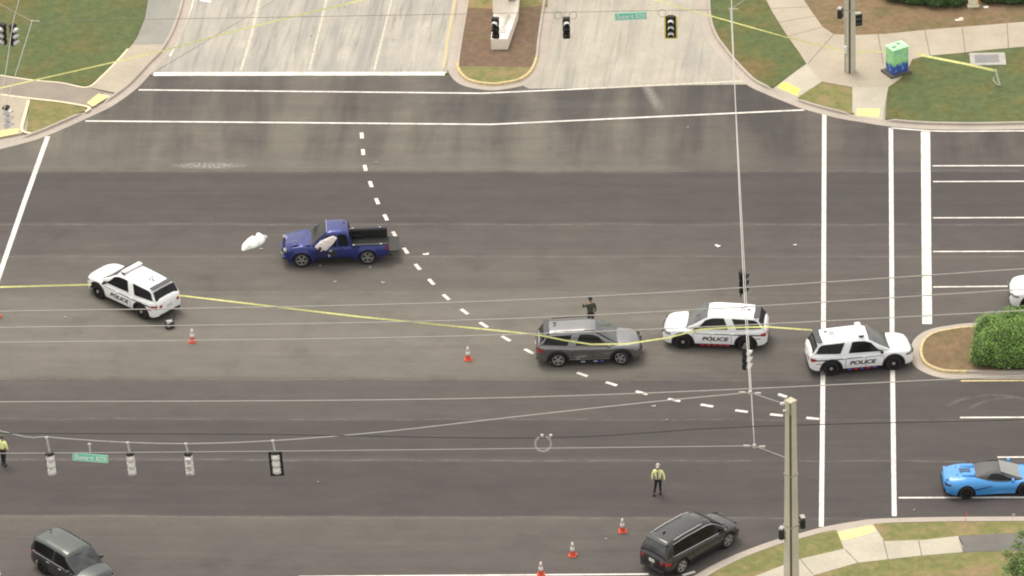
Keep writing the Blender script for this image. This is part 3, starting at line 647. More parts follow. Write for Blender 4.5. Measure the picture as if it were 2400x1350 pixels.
pA = explorer('white police SUV parked askew on the left, between white sheet and dark bag', POLW, (229, 699), (334, 748), bar=True, num='305', group='white police SUVs')
pB = explorer('white police SUV with red sill lights, crossed by yellow tape beside the silver SUV', POLW, (1602, 818), (1747, 823), strip_col=['red'], num='375', group='white police SUVs')
pC = explorer('white police SUV with roof light bar, nosed up to the planted median', POLW, (2095, 868), (1948, 881), bar=True, strip_col=['blue', 'red'], num='302', group='white police SUVs')
pD = explorer('white police SUV mostly cut off by the photo edge, beyond the green bush', POLW, (2418, 731), (2562, 727), group='white police SUVs')
gS = explorer('silver grey SUV with turned front wheels standing under yellow tape in mid junction', GREYP, (1456, 856), (1309, 861), police=False, strip_col=[None, 'pale', None, 'pale', 'blue'], steer=-.42, name='parked_suv', cat='SUV')

# black SUV turning at the lower right
BLS = dict(EXPL); BLS.update(paint=BLACKP, L=5.0, W=1.98, H=1.74, xf=1.52, xr=-1.52,
    top=[(-2.5, .80), (-2.44, .98), (-2.3, 1.08), (0, 1.06), (.95, 1.02), (1.6, .99), (2.1, .90), (2.38, .76), (2.5, .60)],
    roof=[(-2.40, 1.02), (-2.3, 1.30), (-2.16, 1.58), (-2.02, 1.68), (-1.0, 1.75), (.3, 1.75), (.70, 1.67), (1.05, 1.46), (1.55, 1.12), (1.72, .98)],
    gw=[(-2.40, .82), (-2.0, .89), (-.5, .92), (.8, .91), (1.3, .87), (1.72, .78)])
b = Car('black_suv', 'glossy black SUV with chrome window line turning beside the lower right kerb', 'SUV', BLS, (1708, 1283), (1597, 1345))
b.body(); b.cabin(); b.window(-2.02, 1.40, -1.80, .66, lo=.05, hi=.10); b.screen(.78, 1.66, 'windshield', GLASSL, .95); b.screen(-2.34, -2.12, 'rear_window', GLASSL, .9)
for sg in (1, -1):
    lo_ = [(x, sg*(b.gy(x, b.top(x)+.03)+.014), b.top(x)+.03) for x in np.linspace(-2.06, 1.45, 18)]
    hi_ = [(x, sg*(b.gy(x, b.roof(x)-.08)+.014), b.roof(x)-.08) for x in np.linspace(-1.85, 1.25, 22)]
    MB().tube(lo_, .018, 6).tube(hi_, .016, 6).tube([hi_[-1], lo_[-1]], .014, 6).build('window_chrome', CHROME, b.root)
    MB().tube([(x, sg*.62, b.roof(x)+.045) for x in np.linspace(-1.7, .1, 9)], .02, 6).build('roof_rail', SILV, b.root)
b.wheels('spoke', SILV); b.mirrors(1.2); b.handles((.15, -.8), .88); b.lamps(.72, .74); b.seam((1.05, .2, -.75), .4, 1.0)
MB().box((2.47, 0, .62), (.07, .95, .22), bev=.02).build('grille', BLK, b.root); MB().box((-2.52, 0, .78), (.02, .34, .16)).build('licence_plate', PLATE, b.root)
MB().box((-2.16, 0, 1.68), (.22, 1.3, .04), bev=.02).build('spoiler', BLACKP, b.root); MB().box((-1.55, .15, 1.77), (.18, .05, .07), bev=.02).build('roof_aerial', BLK, b.root)
c_ = MB().box((-2.5, 0, .36), (.1, 1.5, .14), bev=.03).build('rear_bumper_trim', BLK, b.root)

# dark grey boxy SUV lower left
DG = dict(EXPL); DG.update(paint=DGREYP, L=4.3, W=1.84, H=1.70, xf=1.25, xr=-1.3, wr=.35, tumble=.16,
    top=[(-2.15, .85), (-2.1, 1.0), (-1.9, 1.06), (0, 1.04), (.8, 1.0), (1.4, .97), (1.85, .92), (2.08, .78), (2.15, .60)],
    w=[(-2.15, .78), (-2.05, .86), (-1.8, .91), (1.5, .92), (1.9, .86), (2.1, .74), (2.15, .64)],
    bot=[(-2.15, .42), (-1.9, .30), (1.9, .28), (2.15, .34)],
    roof=[(-2.1, 1.02), (-2.0, 1.45), (-1.9, 1.62), (-1.2, 1.69), (.0, 1.69), (.35, 1.66), (.62, 1.50), (1.1, 1.08), (1.2, 1.0)],
    gw=[(-2.1, .80), (-1.7, .86), (.5, .87), (1.0, .82), (1.2, .78)])
d = Car('dark_grey_suv', 'dark grey boxy SUV partly cut off by the lower left photo edge', 'SUV', DG, (188, 1398), (92, 1340))
d.body(); d.cabin(); d.window(-.4, .85, -.32, .38); d.window(-1.85, -.5, -1.75, -.42); d.screen(.50, 1.14, 'windshield', GLASSL, .95); d.screen(-2.08, -1.96, 'rear_window', GLASS, .9)
d.arches(); d.wheels('spoke', STEEL); d.mirrors(.82); d.handles((.1, -.75), .86, CHROME); d.lamps(.74, .8); d.seam((.85, .05, -.8), .4, .98)
MB().box((2.13, 0, .66), (.06, 1.0, .2), bev=.02).build('grille', BLK, d.root)
MB().tube([(x, -(d.sy(x, .98)+.01), .985) for x in np.linspace(-1.9, .9, 10)], .016, 6).tube([(x, (d.sy(x, .98)+.01), .985) for x in np.linspace(-1.9, .9, 10)], .016, 6).build('belt_trim', SILV, d.root)
MB().box((-1.7, .1, 1.74), (.16, .05, .06), bev=.02).build('roof_aerial', BLK, d.root)

# bright blue sports car
SC = dict(prof=([0, .15, .35, .6, .8, .92, 1.0], [.90, .96, 1.0, .985, .92, .83, .70]), L=4.63, W=1.93, H=1.20, xf=1.42, xr=-1.30, wr=.345, tumble=.26, crown=.03, rs=.10, paint=SKYB,
    top=[(-2.31, .70), (-2.25, .84), (-2.0, .91), (-1.3, .97), (-.7, .92), (.2, .80), (1.1, .77), (1.5, .78), (1.9, .64), (2.2, .46), (2.31, .36)],
    w=[(-2.31, .50), (-2.26, .68), (-2.15, .82), (-1.95, .92), (-1.7, .975), (-1.2, .975), (-.3, .90), (.4, .89), (1.3, .94), (1.8, .90), (2.15, .66), (2.31, .40)],
    bot=[(-2.31, .34), (-2.0, .24), (-1.6, .16), (1.9, .14), (2.31, .18)],
    roof=[(-.95, .94), (-.65, 1.06), (-.3, 1.16), (0, 1.20), (.25, 1.18), (.62, 1.05), (1.35, .78)],
    gw=[(-.95, .58), (-.5, .69), (0, .74), (.6, .75), (1.35, .66)])
s = Car('sports_car', 'bright blue low sports car with a folded dark roof, driving in the right lane', 'sports car', SC, (2402, 1163), (2266, 1170))
s.body(); s.cabin(mat('dark_soft_top', (.10, .098, .10), .55)); s.window(-.35, 1.0, -.15, .48, lo=.03, hi=.07); s.screen(.32, 1.28, 'windshield', mat('pale_windscreen', (.24, .25, .24), .12, spec=.8), .94)
s.wheels('spoke', STEEL); s.mirrors(.85, z=.90)
for sg in (1, -1):
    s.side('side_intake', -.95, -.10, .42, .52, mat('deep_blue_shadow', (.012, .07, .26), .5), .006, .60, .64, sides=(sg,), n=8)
    MB().box((-1.15, sg*.40, 1.02), (.62, .26, .10), bev=.045).build('headrest_fairing', SKYB, s.root)
    s.side('taillight', -2.27, -2.0, .66, .78, mat('smoked_lens', (.05, .02, .04), .2), .01, .70, .76, sides=(sg,), n=5)
    MB().box((-1.62, sg*.34, .985), (.18, .16, .03), bev=.01).build('deck_vent', BLK, s.root)
MB().box((-2.18, 0, .935), (.16, 1.15, .03), bev=.012).build('rear_spoiler', SKYB, s.root)
MB().box((-2.32, 0, .38), (.06, 1.4, .2), bev=.03).build('diffuser', BLK, s.root)
MB().box((-1.3, 0, 1.035), (.5, .34, .02)).build('engine_cover', mat('dark_glass_cover', (.04, .1, .2), .2), s.root)

# blue pickup with open driver's door, crumpled front and lowered tailgate
PK = dict(L=5.3, W=1.90, H=1.80, xf=1.72, xr=-1.52, wr=.42, tumble=.15, crown=.03, paint=BLUEP,
    top=[(-2.55, 1.05), (-.75, 1.07), (.9, 1.07), (1.1, 1.10), (1.7, 1.13), (2.2, 1.06), (2.45, .92), (2.6, .74), (2.65, .6)],
    w=[(-2.55, .90), (-2.3, .94), (1.6, .95), (2.1, .92), (2.4, .84), (2.65, .68)],
    bot=[(-2.55, .52), (-2.2, .46), (2.1, .44), (2.65, .48)],
    roof=[(-.76, 1.10), (-.70, 1.50), (-.62, 1.73), (-.3, 1.80), (.25, 1.80), (.48, 1.74), (.75, 1.54), (1.15, 1.18), (1.3, 1.08)],
    gw=[(-.76, .84), (0, .87), (.7, .86), (1.3, .80)])
k = Car('pickup_truck', 'blue pickup truck with crumpled front, deployed white airbag and lowered tailgate', 'pickup truck', PK, (707, 627), (863, 620))
k.body(-.74, 2.65); k.cabin(); k.wheels('spoke', mat('dull_grey_rim', (.30, .30, .28), .5, .3)); k.arches(BLUEP, .17, .05)
fr = k.root
k.window(-.62, -.12, -.52, -.10); k.window(.0, .98, .02, .60)
k.screen(.48, 1.22, 'windshield', GLASS, .95); k.screen(-.75, -.66, 'rear_window', GLASS, .8)
MB().box((.44, 0, 1.785), (.05, 1.28, .012)).build('roof_edge_trim', mat('pale_trim', (.22, .22, .30), .4), fr)
# load bed
xs = np.linspace(-2.55, -.74, 37)
for sg in (1, -1):
    V = []; Fc = []
    for x in xs:
        bb = min(k.bot(x), 1.0); o_ = [(x, sg*k.sy(x, bb+(1.04-bb)*q), bb+(1.04-bb)*q) for q in (0, .33, .66, 1)]
        yo = k.sy(x, 1.0); row = o_+[(x, sg*(yo-.02), 1.085), (x, sg*(yo-.15), 1.085), (x, sg*(yo-.16), .62)]; V += row
    n = 7
    for i in range(len(xs)-1):
        for j in range(n-1): a = i*n+j; Fc.append((a, a+1, a+n+1, a+n))
    Fc += [tuple(range(n)), tuple(range((len(xs)-1)*n, len(xs)*n))]
    mb = MB(); mb.V = V; mb.F = Fc; mb.m = [0]*len(Fc); autosmooth(mb.build('bed_side', BLUEP, fr), 45)
    MB().box((-1.66, sg*.81, 1.095), (1.78, .15, .018), bev=.006).build('bed_rail', BLK, fr)
    MB().box((-2.2, sg*.84, 1.11), (.10, .07, .03)).box((-.86, sg*.84, 1.11), (.10, .07, .03)).build('rail_cleat', mat('pale_metal_cleat', (.5, .5, .55), .4), fr)
    MB().box((-2.52, sg*.88, .90), (.07, .12, .30), bev=.02).build('taillight', RED, fr)
    MB().box((2.52, sg*.66, .88), (.16, .32, .15), bev=.03).build('headlight', LAMP, fr)
BED = mat('bed_liner', (.022, .023, .022), .8, bump=.4)
mb = MB().box((-1.65, 0, .60), (1.82, 1.6, .06)); [mb.box((-1.65, -.65+.13*i, .64), (1.8, .05, .02)) for i in range(11)]; mb.box((-.76, 0, .82), (.04, 1.6, .5)); mb.box((-1.65, .735, .84), (1.78, .14, .46)).box((-1.65, -.735, .84), (1.78, .14, .46)); mb.build('bed_floor', BED, fr)
for sg in (1, -1): MB().box((-1.95 if sg > 0 else -1.1, sg*.70, .72), (.55, .18, .2), bev=.05).build('wheel_housing', BED, fr)
MB().box((-2.85, 0, .60), (.52, 1.45, .07), bev=.02).build('tailgate', mat('grey_tailgate_inner', (.05, .047, .045), .8), fr)
MB().box((-2.64, 0, .50), (.14, 1.75, .14), bev=.03).box((-2.72, 0, .47), (.1, .4, .1)).build('rear_bumper', BLK, fr)
# crumpled hood and torn wing
def crump(u, v):
    x = 1.25+1.2*u; y = .82*(2*v-1)*(1-.12*u); z = k.top(x)+.05+.07*math.sin(u*7+v*3)*u+.05*math.sin(v*9+1)*u; return (x, y*(.97), z+.03*math.sin(u*13))
k.patch('crumpled_hood', crump, BLUEP, 12, 12, smooth=False)
MB().box((2.60, .1, .55), (.22, 1.5, .20), rz=.10, bev=.05).build('front_bumper', BLUEP, fr); MB().box((2.60, 0, .78), (.1, 1.1, .26), rz=-.05, bev=.03).build('grille', BLK, fr)
MB().box((2.66, .55, .66), (.05, .30, .04), rz=.3).build('broken_trim', SILV, fr)
NS = k.near
# dark door opening, bent door, airbag
k.side('door_opening', -.02, 1.02, .56, 1.05, mat('cab_interior', (.03, .03, .032), .9), .006, sides=(NS,))
def bag(u, v):
    a = u*math.pi*2; r = math.sin(v*math.pi)**.6; ca, sa = math.cos(a), math.sin(a); f = 1+.09*math.sin(3*a+1)+.06*math.sin(7*a)
    return (.46+.50*ca*r*f*(1+.15*sa), NS*(.93+.09*math.cos(v*math.pi)+.022*math.sin(9*a+v*5)*r), 1.30+(.32*sa-.20*ca+.16*max(0, -sa)*(-ca))*r*f)
k.patch('curtain_airbag', bag, mat('airbag_white', (.90, .82, .78), .9, bump=.8, scale=4), 40, 12)
MB().box((.62, NS*.95, .80), (.62, .05, .44), rz=NS*.10, bev=.02).build('bent_door_panel', mat('dark_blue_panel', (.02, .02, .09), .5), fr)
MB().box((.80, NS*1.06, 1.10), (.14, .20, .16), bev=.04).build('side_mirror', BLK, fr); MB().box((.95, -NS*1.06, 1.16), (.14, .20, .16), bev=.04).build('side_mirror', BLUEP, fr)
MB().box((.28, NS*.985, .92), (.16, .04, .10), bev=.01).box((.36, NS*.99, .66), (.1, .04, .12)).build('torn_door_trim', mat('grey_scrap', (.35, .35, .34), .6), fr)
k.side('sill_step', -.7, 1.2, .42, .50, BLK, .03)
k.handles((-.25,), .98)
MB().box((-.45, -.25, 1.835), (.07, .05, .03)).build('roof_aerial', BLK, fr)

# ------------------------------------------------------------------ people
SKIN = mat('skin', (.45, .28, .20), .6); HAIR = mat('dark_hair', (.02, .016, .012), .8); HIVIS = mat('hi_vis_yellow', (.95, 1.0, .42), .7, var=.12, scale=5); NAVY = mat('dark_uniform', (.016, .018, .022), .8)
OLIVE = mat('olive_grey_shirt', (.085, .085, .06), .8); BOOT = mat('black_boot', (.012, .012, .012), .6); CAP = mat('pale_cap', (.55, .5, .44), .7); REFL = mat('reflective_silver', (.75, .76, .74), .4)
def skin(name, verts, edges, mat_, parent, root=0, sub=1):
    me = bpy.data.meshes.new(name); bm = bmesh.new(); sk = bm.verts.layers.skin.verify(); vs_ = []
    for i, (x, y, z, r) in enumerate(verts):
        v = bm.verts.new((x, y, z)); rr = r if isinstance(r, tuple) else (r, r); v[sk].radius = rr; v[sk].use_root = (i == root); vs_.append(v)
    for a, b_ in edges: bm.edges.new((vs_[a], vs_[b_]))
    bm.to_mesh(me); bm.free(); o = bpy.data.objects.new(name, me); COL.objects.link(o)
    m1 = o.modifiers.new('s', 'SKIN'); m1.use_smooth_shade = True
    m2 = o.modifiers.new('u', 'SUBSURF'); m2.levels = sub; m2.render_levels = sub
    bpy.context.view_layer.update(); em = bpy.data.meshes.new_from_object(o.evaluated_get(bpy.context.evaluated_depsgraph_get()))
    o.modifiers.clear(); o.data = em; em.materials.clear(); em.materials.append(mat_)
    for p in em.polygons: p.use_smooth = True
    o.parent = parent; return o
def person(label, loc, rz, arms, legs, top_m, leg_m, hat=None, vest=None, long_top=False, height=1.8):
    """local frame: faces -Y, x to its left. arms: {side: (elbow, wrist)}; legs: {side: (knee, ankle)}"""
    r = empty('person', loc, rz, label=label, cat='person'); k_ = height/1.8
    V = [(0, 0, .98, (.15, .11)), (0, 0, 1.15, (.135, .10)), (0, -.01, 1.36, (.17, .115)), (0, 0, 1.47, (.10, .08)), (0, 0, 1.53, .052), (0, -.01, 1.60, (.068, .078)), (0, -.012, 1.70, (.078, .095)), (0, 0, 1.765, (.055, .07))]
    E = [(i, i+1) for i in range(7)]
    arm_v = {}
    for sg in (1, -1):
        (ex, ey, ez), (wx, wy, wz) = arms[sg]; n = len(V)
        V += [(sg*.19, 0, 1.42, .062), (ex, ey, ez, .043), (wx, wy, wz, .028)]; E += [(2, n), (n, n+1), (n+1, n+2)]
        d_ = Vector((wx-ex, wy-ey, wz-ez)).normalized(); sd_ = d_.cross(Vector((0, 1, 0)) if abs(d_.y) < .8 else Vector((1, 0, 0))).normalized(); fw = d_.cross(sd_)
        pw = Vector((wx, wy, wz)); palm = pw+d_*.06; m_ = len(V); V.append((*palm, (.020, .036))); E.append((n+2, m_))
        for f_, ln in enumerate((.070, .080, .075, .060)):
            b0 = pw+d_*.10+fw*(.030-.020*f_); t0 = b0+d_*ln*.5+sd_*.008; t1 = b0+d_*ln*.9+sd_*.028; q = len(V)
            V += [(*b0, .0095), (*t0, .0085), (*t1, .007)]; E += [(m_, q), (q, q+1), (q+1, q+2)]
        th = pw+d_*.045+fw*.045; t1 = th+d_*.045+fw*.018; q = len(V); V += [(*th, .011), (*t1, .009)]; E += [(m_, q), (q, q+1)]
    for sg in (1, -1):
        (kx, ky, kz), (ax, ay, az) = legs[sg]; n = len(V)
        V += [(sg*.10, 0, .88, .090), (kx, ky, kz, .055), (ax, ay, az, .040), (ax, ay-.13, max(az-.05, .045), (.042, .035))]; E += [(0, n), (n, n+1), (n+1, n+2), (n+2, n+3)]
    body = skin('body', V, E, SKIN, r, 0, 1)
    # clothing
    Vt = [(0, 0, .98 if not long_top else .90, (.165, .125) if not long_top else (.19, .14)), (0, 0, 1.15, (.16, .12)), (0, -.01, 1.36, (.19, .13)), (0, 0, 1.47, (.10, .085))]; Et = [(0, 1), (1, 2), (2, 3)]
    for sg in (1, -1):
        (ex, ey, ez), (wx, wy, wz) = arms[sg]; n = len(Vt); q = .92
        Vt += [(sg*.20, 0, 1.42, .076), (ex, ey, ez, .058), (ex+(wx-ex)*q, ey+(wy-ey)*q, ez+(wz-ez)*q, .045)]; Et += [(2, n), (n, n+1), (n+1, n+2)]
    skin('jacket' if long_top else 'shirt', Vt, Et, top_m, r, 1, 1)
    Vl = [(0, 0, 1.0, (.16, .12)), (0, 0, .93, (.165, .125))]; El = [(0, 1)]
    for sg in (1, -1):
        (kx, ky, kz), (ax, ay, az) = legs[sg]; n = len(Vl); Vl += [(sg*.105, 0, .84, .102), (kx, ky, kz, .072), (ax, ay, az+.03, .060)]; El += [(1, n), (n, n+1), (n+1, n+2)]
        MB().box((ax, ay-.06, max(az-.03, .055)), (.10, .28, .11), bev=.035).build('boot', BOOT, r)
    skin('trousers', Vl, El, leg_m, r, 1, 1)
    face = MB(); face.box((0, -.105, 1.665), (.022, .03, .045), bev=.008); face.build('nose', SKIN, r)
    MB().box((.03, -.095, 1.695), (.026, .012, .012)).box((-.03, -.095, 1.695), (.026, .012, .012)).build('eyes', HAIR, r)
    MB().box((0, -.094, 1.615), (.05, .01, .01)).build('mouth', mat('lips', (.3, .12, .1), .6), r)
    MB().lathe([(.001, .105), (.05, .098), (.085, .06), (.10, .01), (.098, -.045), (.085, -.06)], 14, 'z', (0, .012, 1.735)).build('hair', HAIR, r, True)
    if hat:
        MB().lathe([(.001, .12), (.06, .112), (.10, .06), (.108, 0), (.106, -.02)], 16, 'z', (0, .005, 1.745)).box((0, -.13, 1.735), (.15, .12, .015), bev=.005).build('cap', hat, r, False)
    if vest:
        for sg in (1, -1): MB().box((sg*.07, -.142, 1.22), (.035, .012, .42)).build('reflective_band', REFL, r)
        MB().box((0, -.135, 1.2), (.05, .012, .5)).build('open_front', NAVY, r)
    MB().lathe([(.172, -.03), (.176, 0), (.172, .03)], 20, 'z', (0, 0, 1.0)).build('belt', BLK, r) if not long_top else None
    r.scale = (k_, k_, k_); return r
p1 = un(1543, 1158); person('person in a yellow hi-vis jacket and dark trousers standing alone on the road', p1, -.15,
    {1: ((.32, .02, 1.14), (.34, -.04, .90)), -1: ((-.31, .02, 1.14), (-.30, -.06, .92))}, {1: ((.11, -.02, .48), (.10, .10, .08)), -1: ((-.14, -.02, .48), (-.20, -.12, .08))}, HIVIS, NAVY, CAP, True, True, 1.60)
p2 = un(9, 1090); person('person in a yellow hi-vis vest at the left edge behind the hanging signal head', p2, 2.6,
    {1: ((.30, .0, 1.14), (.28, -.12, .92)), -1: ((-.29, .0, 1.14), (-.26, -.12, .94))}, {1: ((.10, -.04, .48), (.10, -.02, .08)), -1: ((-.10, .02, .48), (-.14, .12, .08))}, HIVIS, NAVY, mat('green_cap', (.12, .14, .10), .8), True, False, 1.62)
p3 = un(1385, 770); person('person in olive and dark uniform with one arm raised, standing behind the silver SUV', p3, .3,
    {1: ((.27, .0, 1.15), (.20, -.14, .98)), -1: ((-.40, -.06, 1.36), (-.42, -.16, 1.60))}, {1: ((.09, -.02, .48), (.11, .04, .08)), -1: ((-.08, -.02, .48), (-.06, .02, .08))}, OLIVE, NAVY, mat('dark_cap', (.03, .03, .028), .8), None, False, 1.72)

# ------------------------------------------------------------------ cones, sheet, bag
ORG = mat('cone_orange', (.72, .11, .06), .7); CW = mat('cone_white_band', (.85, .84, .80), .4)
def cone(x, y, label):
    r = empty('traffic_cone', un(x, y), random.uniform(-.3, .3), label=label, cat='traffic cone', group='orange traffic cones')
    MB().box((0, 0, .025), (.37, .37, .05), bev=.02).build('base', ORG, r)
    f = lambda z: .145-.115*(z-.04)/.68
    MB().lathe([(f(.05), .05), (f(.30), .30), (f(.49), .49), (f(.70), .70), (.022, .72), (.001, .72)], 20).build('cone_body', ORG, r, True)
    for a, b_ in ((.29, .47), (.51, .72)): MB().lathe([(f(a), a), (f(a)+.012, a+.005), (f(b_)+.012, b_-.005), (f(b_), b_)], 20).build('reflective_band', CW, r, True)
for x, y, l in ((451, 801, 'orange and white cone beside the dark bag and the askew police SUV'), (1097, 843, 'orange and white cone left of the silver SUV, below the yellow tape'),
                (1459, 1246, 'orange and white cone nearest the hi-vis person, rearmost of the curb-side three'), (1342, 1302, 'orange and white cone in the middle of the three near the black SUV'),
                (1268, 1348, 'orange and white cone at the bottom edge, frontmost of the three near the black SUV'), (-2, 1362, 'orange cone cut off by the lower left corner of the photo'), (-6, 742, 'orange cone just showing at the left edge under the yellow tape')):
    cone(x, y, l)
def blob(name, poly, z, hgt, m, step=.06, seed=3, parent=None, power=.6, rough=.03):
    P = [np.array(un(x, y, z)[:2]) for x, y in poly]; P = smoothline(P+[P[0]], 4)[:-1]; A = np.array(P); n = len(A); c = A.mean(0); rs = np.random.RandomState(seed); V = []; Fc = []; K = 7
    V.append((c[0], c[1], z+hgt))
    ph = rs.uniform(0, 6, 6)
    for j in range(1, K+1):
        t = j/K
        for i in range(n):
            q = c+(A[i]-c)*t; h = hgt*max(0, 1-t*t)**power*(1+.25*math.sin(7*i*6.283/n+ph[2])*t)+rough*(1-t)*math.sin(q[0]*9+ph[0])*math.cos(q[1]*8+ph[1])+rough*.5*math.sin(q[0]*19+q[1]*13)*(1-t**3); V.append((q[0], q[1], z+max(h, .0)+.012))
    for i in range(n):
        Fc.append((0, 1+i, 1+(i+1) % n))
        for j in range(K-1): a = 1+j*n+i; b_ = 1+j*n+(i+1) % n; Fc.append((a, a+n, b_+n, b_))
        a = 1+(K-1)*n
    V += [(A[i][0], A[i][1], z) for i in range(n)]
    for i in range(n): a = 1+(K-1)*n+i; b_ = 1+(K-1)*n+(i+1) % n; Fc.append((a, a+n, b_+n, b_))
    mb = MB(); mb.V = V; mb.F = Fc; mb.m = [0]*len(Fc); o = mb.build(name, m, parent, True); return o
tag(blob('white_sheet', [(566, 582), (569, 572), (580, 563), (592, 559), (603, 554), (606, 548), (608, 546), (612, 550), (618, 553), (627, 554), (623, 560), (620, 567), (613, 574), (600, 580), (586, 584), (572, 588), (567, 587)], 0, .24, mat('white_cloth', (.86, .86, .82), .8, bump=.4, scale=5), rough=.05),
    'white sheet laid over something on the road ahead of the blue pickup', 'sheet')
r = empty('equipment_bag', un(398, 768), .3, label='small dark bag with pale straps on the road behind the askew police SUV', cat='bag')
MB().box((0, 0, .17), (.46, .34, .32), bev=.07).build('bag_body', mat('dark_canvas', (.03, .027, .022), .8, bump=.3), r)
MB().box((0, .02, .36), (.30, .20, .05), bev=.02).box((.02, -.17, .20), (.34, .03, .06), rz=.25).box((-.02, -.1, .335), (.3, .05, .02), rz=.5).build('strap', mat('pale_strap', (.5, .47, .44), .7), r)
MB().tube([(.20, .1, .3), (.26, .12, .42), (.30, .1, .62), (.28, .1, .66)], .022, 6).build('handle', mat('dark_canvas', (.03, .027, .022), .8), r)
DEB = mat('pale_debris', (.75, .73, .70), .5)
for i, (x, y, q) in enumerate(((998, 597, .3), (1681, 577, .3), (1863, 575, .16), (897, 663, .22), (785, 661, .18), (867, 627, .16), (750, 624, .14), (612, 584, .18), (881, 381, .14), (1612, 299, .14), (922, 546, .18), (1532, 953, .22), (1562, 985, .12), (2143, 1196, .12), (1420, 1264, .14), (152, 745, .16), (1430, 771, .12), (1610, 770, .1), (745, 1130, .1), (865, 597, .14))):
    p = un(x, y); mb = MB(); mb.box((0, 0, .02), (q, q*.45, .03), bev=.01); mb.box((q*.3, q*.2, .03), (q*.4, q*.3, .03), rz=.6)
    o = mb.build('debris', DEB if i < 3 or i == 10 else mat('dull_debris', (.36, .35, .33), .7)); o.location = (p[0], p[1], 0.004); o.rotation_euler = (0, 0, random.uniform(-1, 1))
    tag(o, 'small pale scrap of debris lying on the asphalt', 'debris', 'small pale scraps scattered over the asphalt')

# ------------------------------------------------------------------ yellow tape
TAPE = mat('caution_tape', (.85, .84, .32), .45, var=.2, scale=8)
def tape(pts, label, wd=.075, sag=.0):
    P = [np.array(un(x, y, z)) for x, y, z in pts]; V = []; Fc = []; n = 0
    for i in range(len(P)-1):
        a, b_ = P[i], P[i+1]; m_ = max(2, int(np.linalg.norm(b_-a)/.4))
        for j in range(m_+(i == len(P)-2)):
            t = j/m_; q = a+(b_-a)*t-np.array([0, 0, sag*4*t*(1-t)]); tw = .5+.25*math.sin(n*.37)+.15*math.sin(n*.11+1); up = np.array([0, math.sin(tw), math.cos(tw)])*wd/2
            V += [q-up, q+up, q+up+np.array([0, .002, 0]), q-up+np.array([0, .002, 0])]; n += 1
    for i in range(n-1):
        for k_ in range(4): a = i*4+k_; b_ = i*4+(k_+1) % 4; Fc.append((a, b_, b_+4, a+4))
    o = MB(); o.V = V; o.F = Fc; o.m = [0]*len(Fc); return tag(o.build('caution_tape', TAPE), label, 'caution tape', 'yellow caution tape around the scene')
tape([(-120, 676, 1.0), (214, 667, 1.0)], 'yellow tape stretch from the left edge to the nose of the askew police SUV')
tape([(418, 692, 1.05), (840, 742, 1.0), (1200, 778, 1.45), (1262, 785, 1.74), (1320, 797, 1.64), (1385, 807, 1.53), (1470, 806, 1.42), (1568, 791, 1.34), (1640, 772, 1.36), (1700, 768, 1.38), (1798, 766, 1.36), (1935, 776, 1.0)], 'long yellow tape running from the askew police SUV across the silver SUV to the right')
tape([(-60, 220, 1.0), (375, 121, 1.0), (560, 70, 1.0), (845, 1, 1.0), (1000, -40, 1.0)], 'yellow tape crossing the left lawn and the left lanes of the side street', .07)
tape([(1400, -40, 1.0), (1591, 16, 1.0), (1842, 87, 1.0), (1984, 121, 1.0), (2090, 121, 1.0)], 'yellow tape crossing the upper right lawn to the concrete pole and painted cabinet', .06)
tape([(2150, 127, 1.0), (2167, 131, 1.0), (2260, 149, .95), (2330, 165, .85)], 'short yellow tape from the painted cabinet to the leaning stake', .12)
r = empty('stake', un(2343, 200, ZG), 0, label='pale leaning stake in the grass holding the end of the yellow tape', cat='stake')
PS = mat('pale_stake', (.72, .74, .60), .6); MB().tube([(0, 0, 0), (-.22, .0, .9)], .05, 8).build('post', PS, r); MB().tube([(-.1, -.02, .02), (-.34, -.05, .34), (-.3, -.02, .45)], .035, 6).build('tape_tail', PS, r)

# ------------------------------------------------------------------ poles, wires, signals
Y0 = un(642, 1346)[1]                      # vertical plane of the near span
POLEM = concrete('pole_concrete', .66, 0, (1.08, 1, .83))
def pole(label, base, h, w0, w1, top_cap=True):
    r = empty('signal_pole', base, 0, label=label, cat='pole', group='concrete strain poles'); V = []; Fc = []
    def sec(w_, z):
        a = w_/2*1.414; n = .05; g_ = .09
        return [(a-n, n, z), (n, a-n, z), (-n, a-n, z), (-a+n, n, z), (-a+n, -n, z), (-.065, -a+.065, z), (-.045, -a+.19, z), (.02, -a+.19, z), (.04, -a+.04, z), (a-n, -n, z)]
    zs = np.linspace(0, h, 10)
    for z in zs: V += sec(w0+(w1-w0)*z/h, z)
    n = 10
    for i in range(len(zs)-1):
        for j in range(n): Fc.append((i*n+j, i*n+(j+1) % n, (i+1)*n+(j+1) % n, (i+1)*n+j))
    Fc.append(tuple(range((len(zs)-1)*n, len(zs)*n)))
    mb = MB(); mb.V = V; mb.F = Fc; mb.m = [0]*len(Fc); mb.build('shaft', POLEM, r)
    MB().tube([(-.012, -w0*.707+.10, 0), (-.012, -w1*.707*.98-w0*.0+.09, h*.93)], .055, 6).build('groove_shade_strip', mat('groove_shade_dark', (.13, .115, .085), .95), r)  # dark strip set in the notch, its colour standing in for the groove's shade
    for q_ in (.35, .62): MB().box((0, 0, h*q_), ((w0+(w1-w0)*q_)*1.03, (w0+(w1-w0)*q_)*1.03, .05), rz=math.pi/4).build('metal_band', mat('band_steel', (.40, .38, .34), .5, .4), r)
    MB().box((0, 0, h+.03), (w1*1.02, w1*1.02, .06), rz=math.pi/4, bev=.02).build('cap', mat('pale_pole_cap', (.55, .50, .38), .8), r) if top_cap else None
    return r
bs = unY(1853, 940, Y0-1.2); pb = (bs[0], Y0-1.2, 0); ph = float(bs[2])
pol1 = pole('fluted concrete pole in the lower right foreground with wires tied to its top', pb, ph, .58, .42)
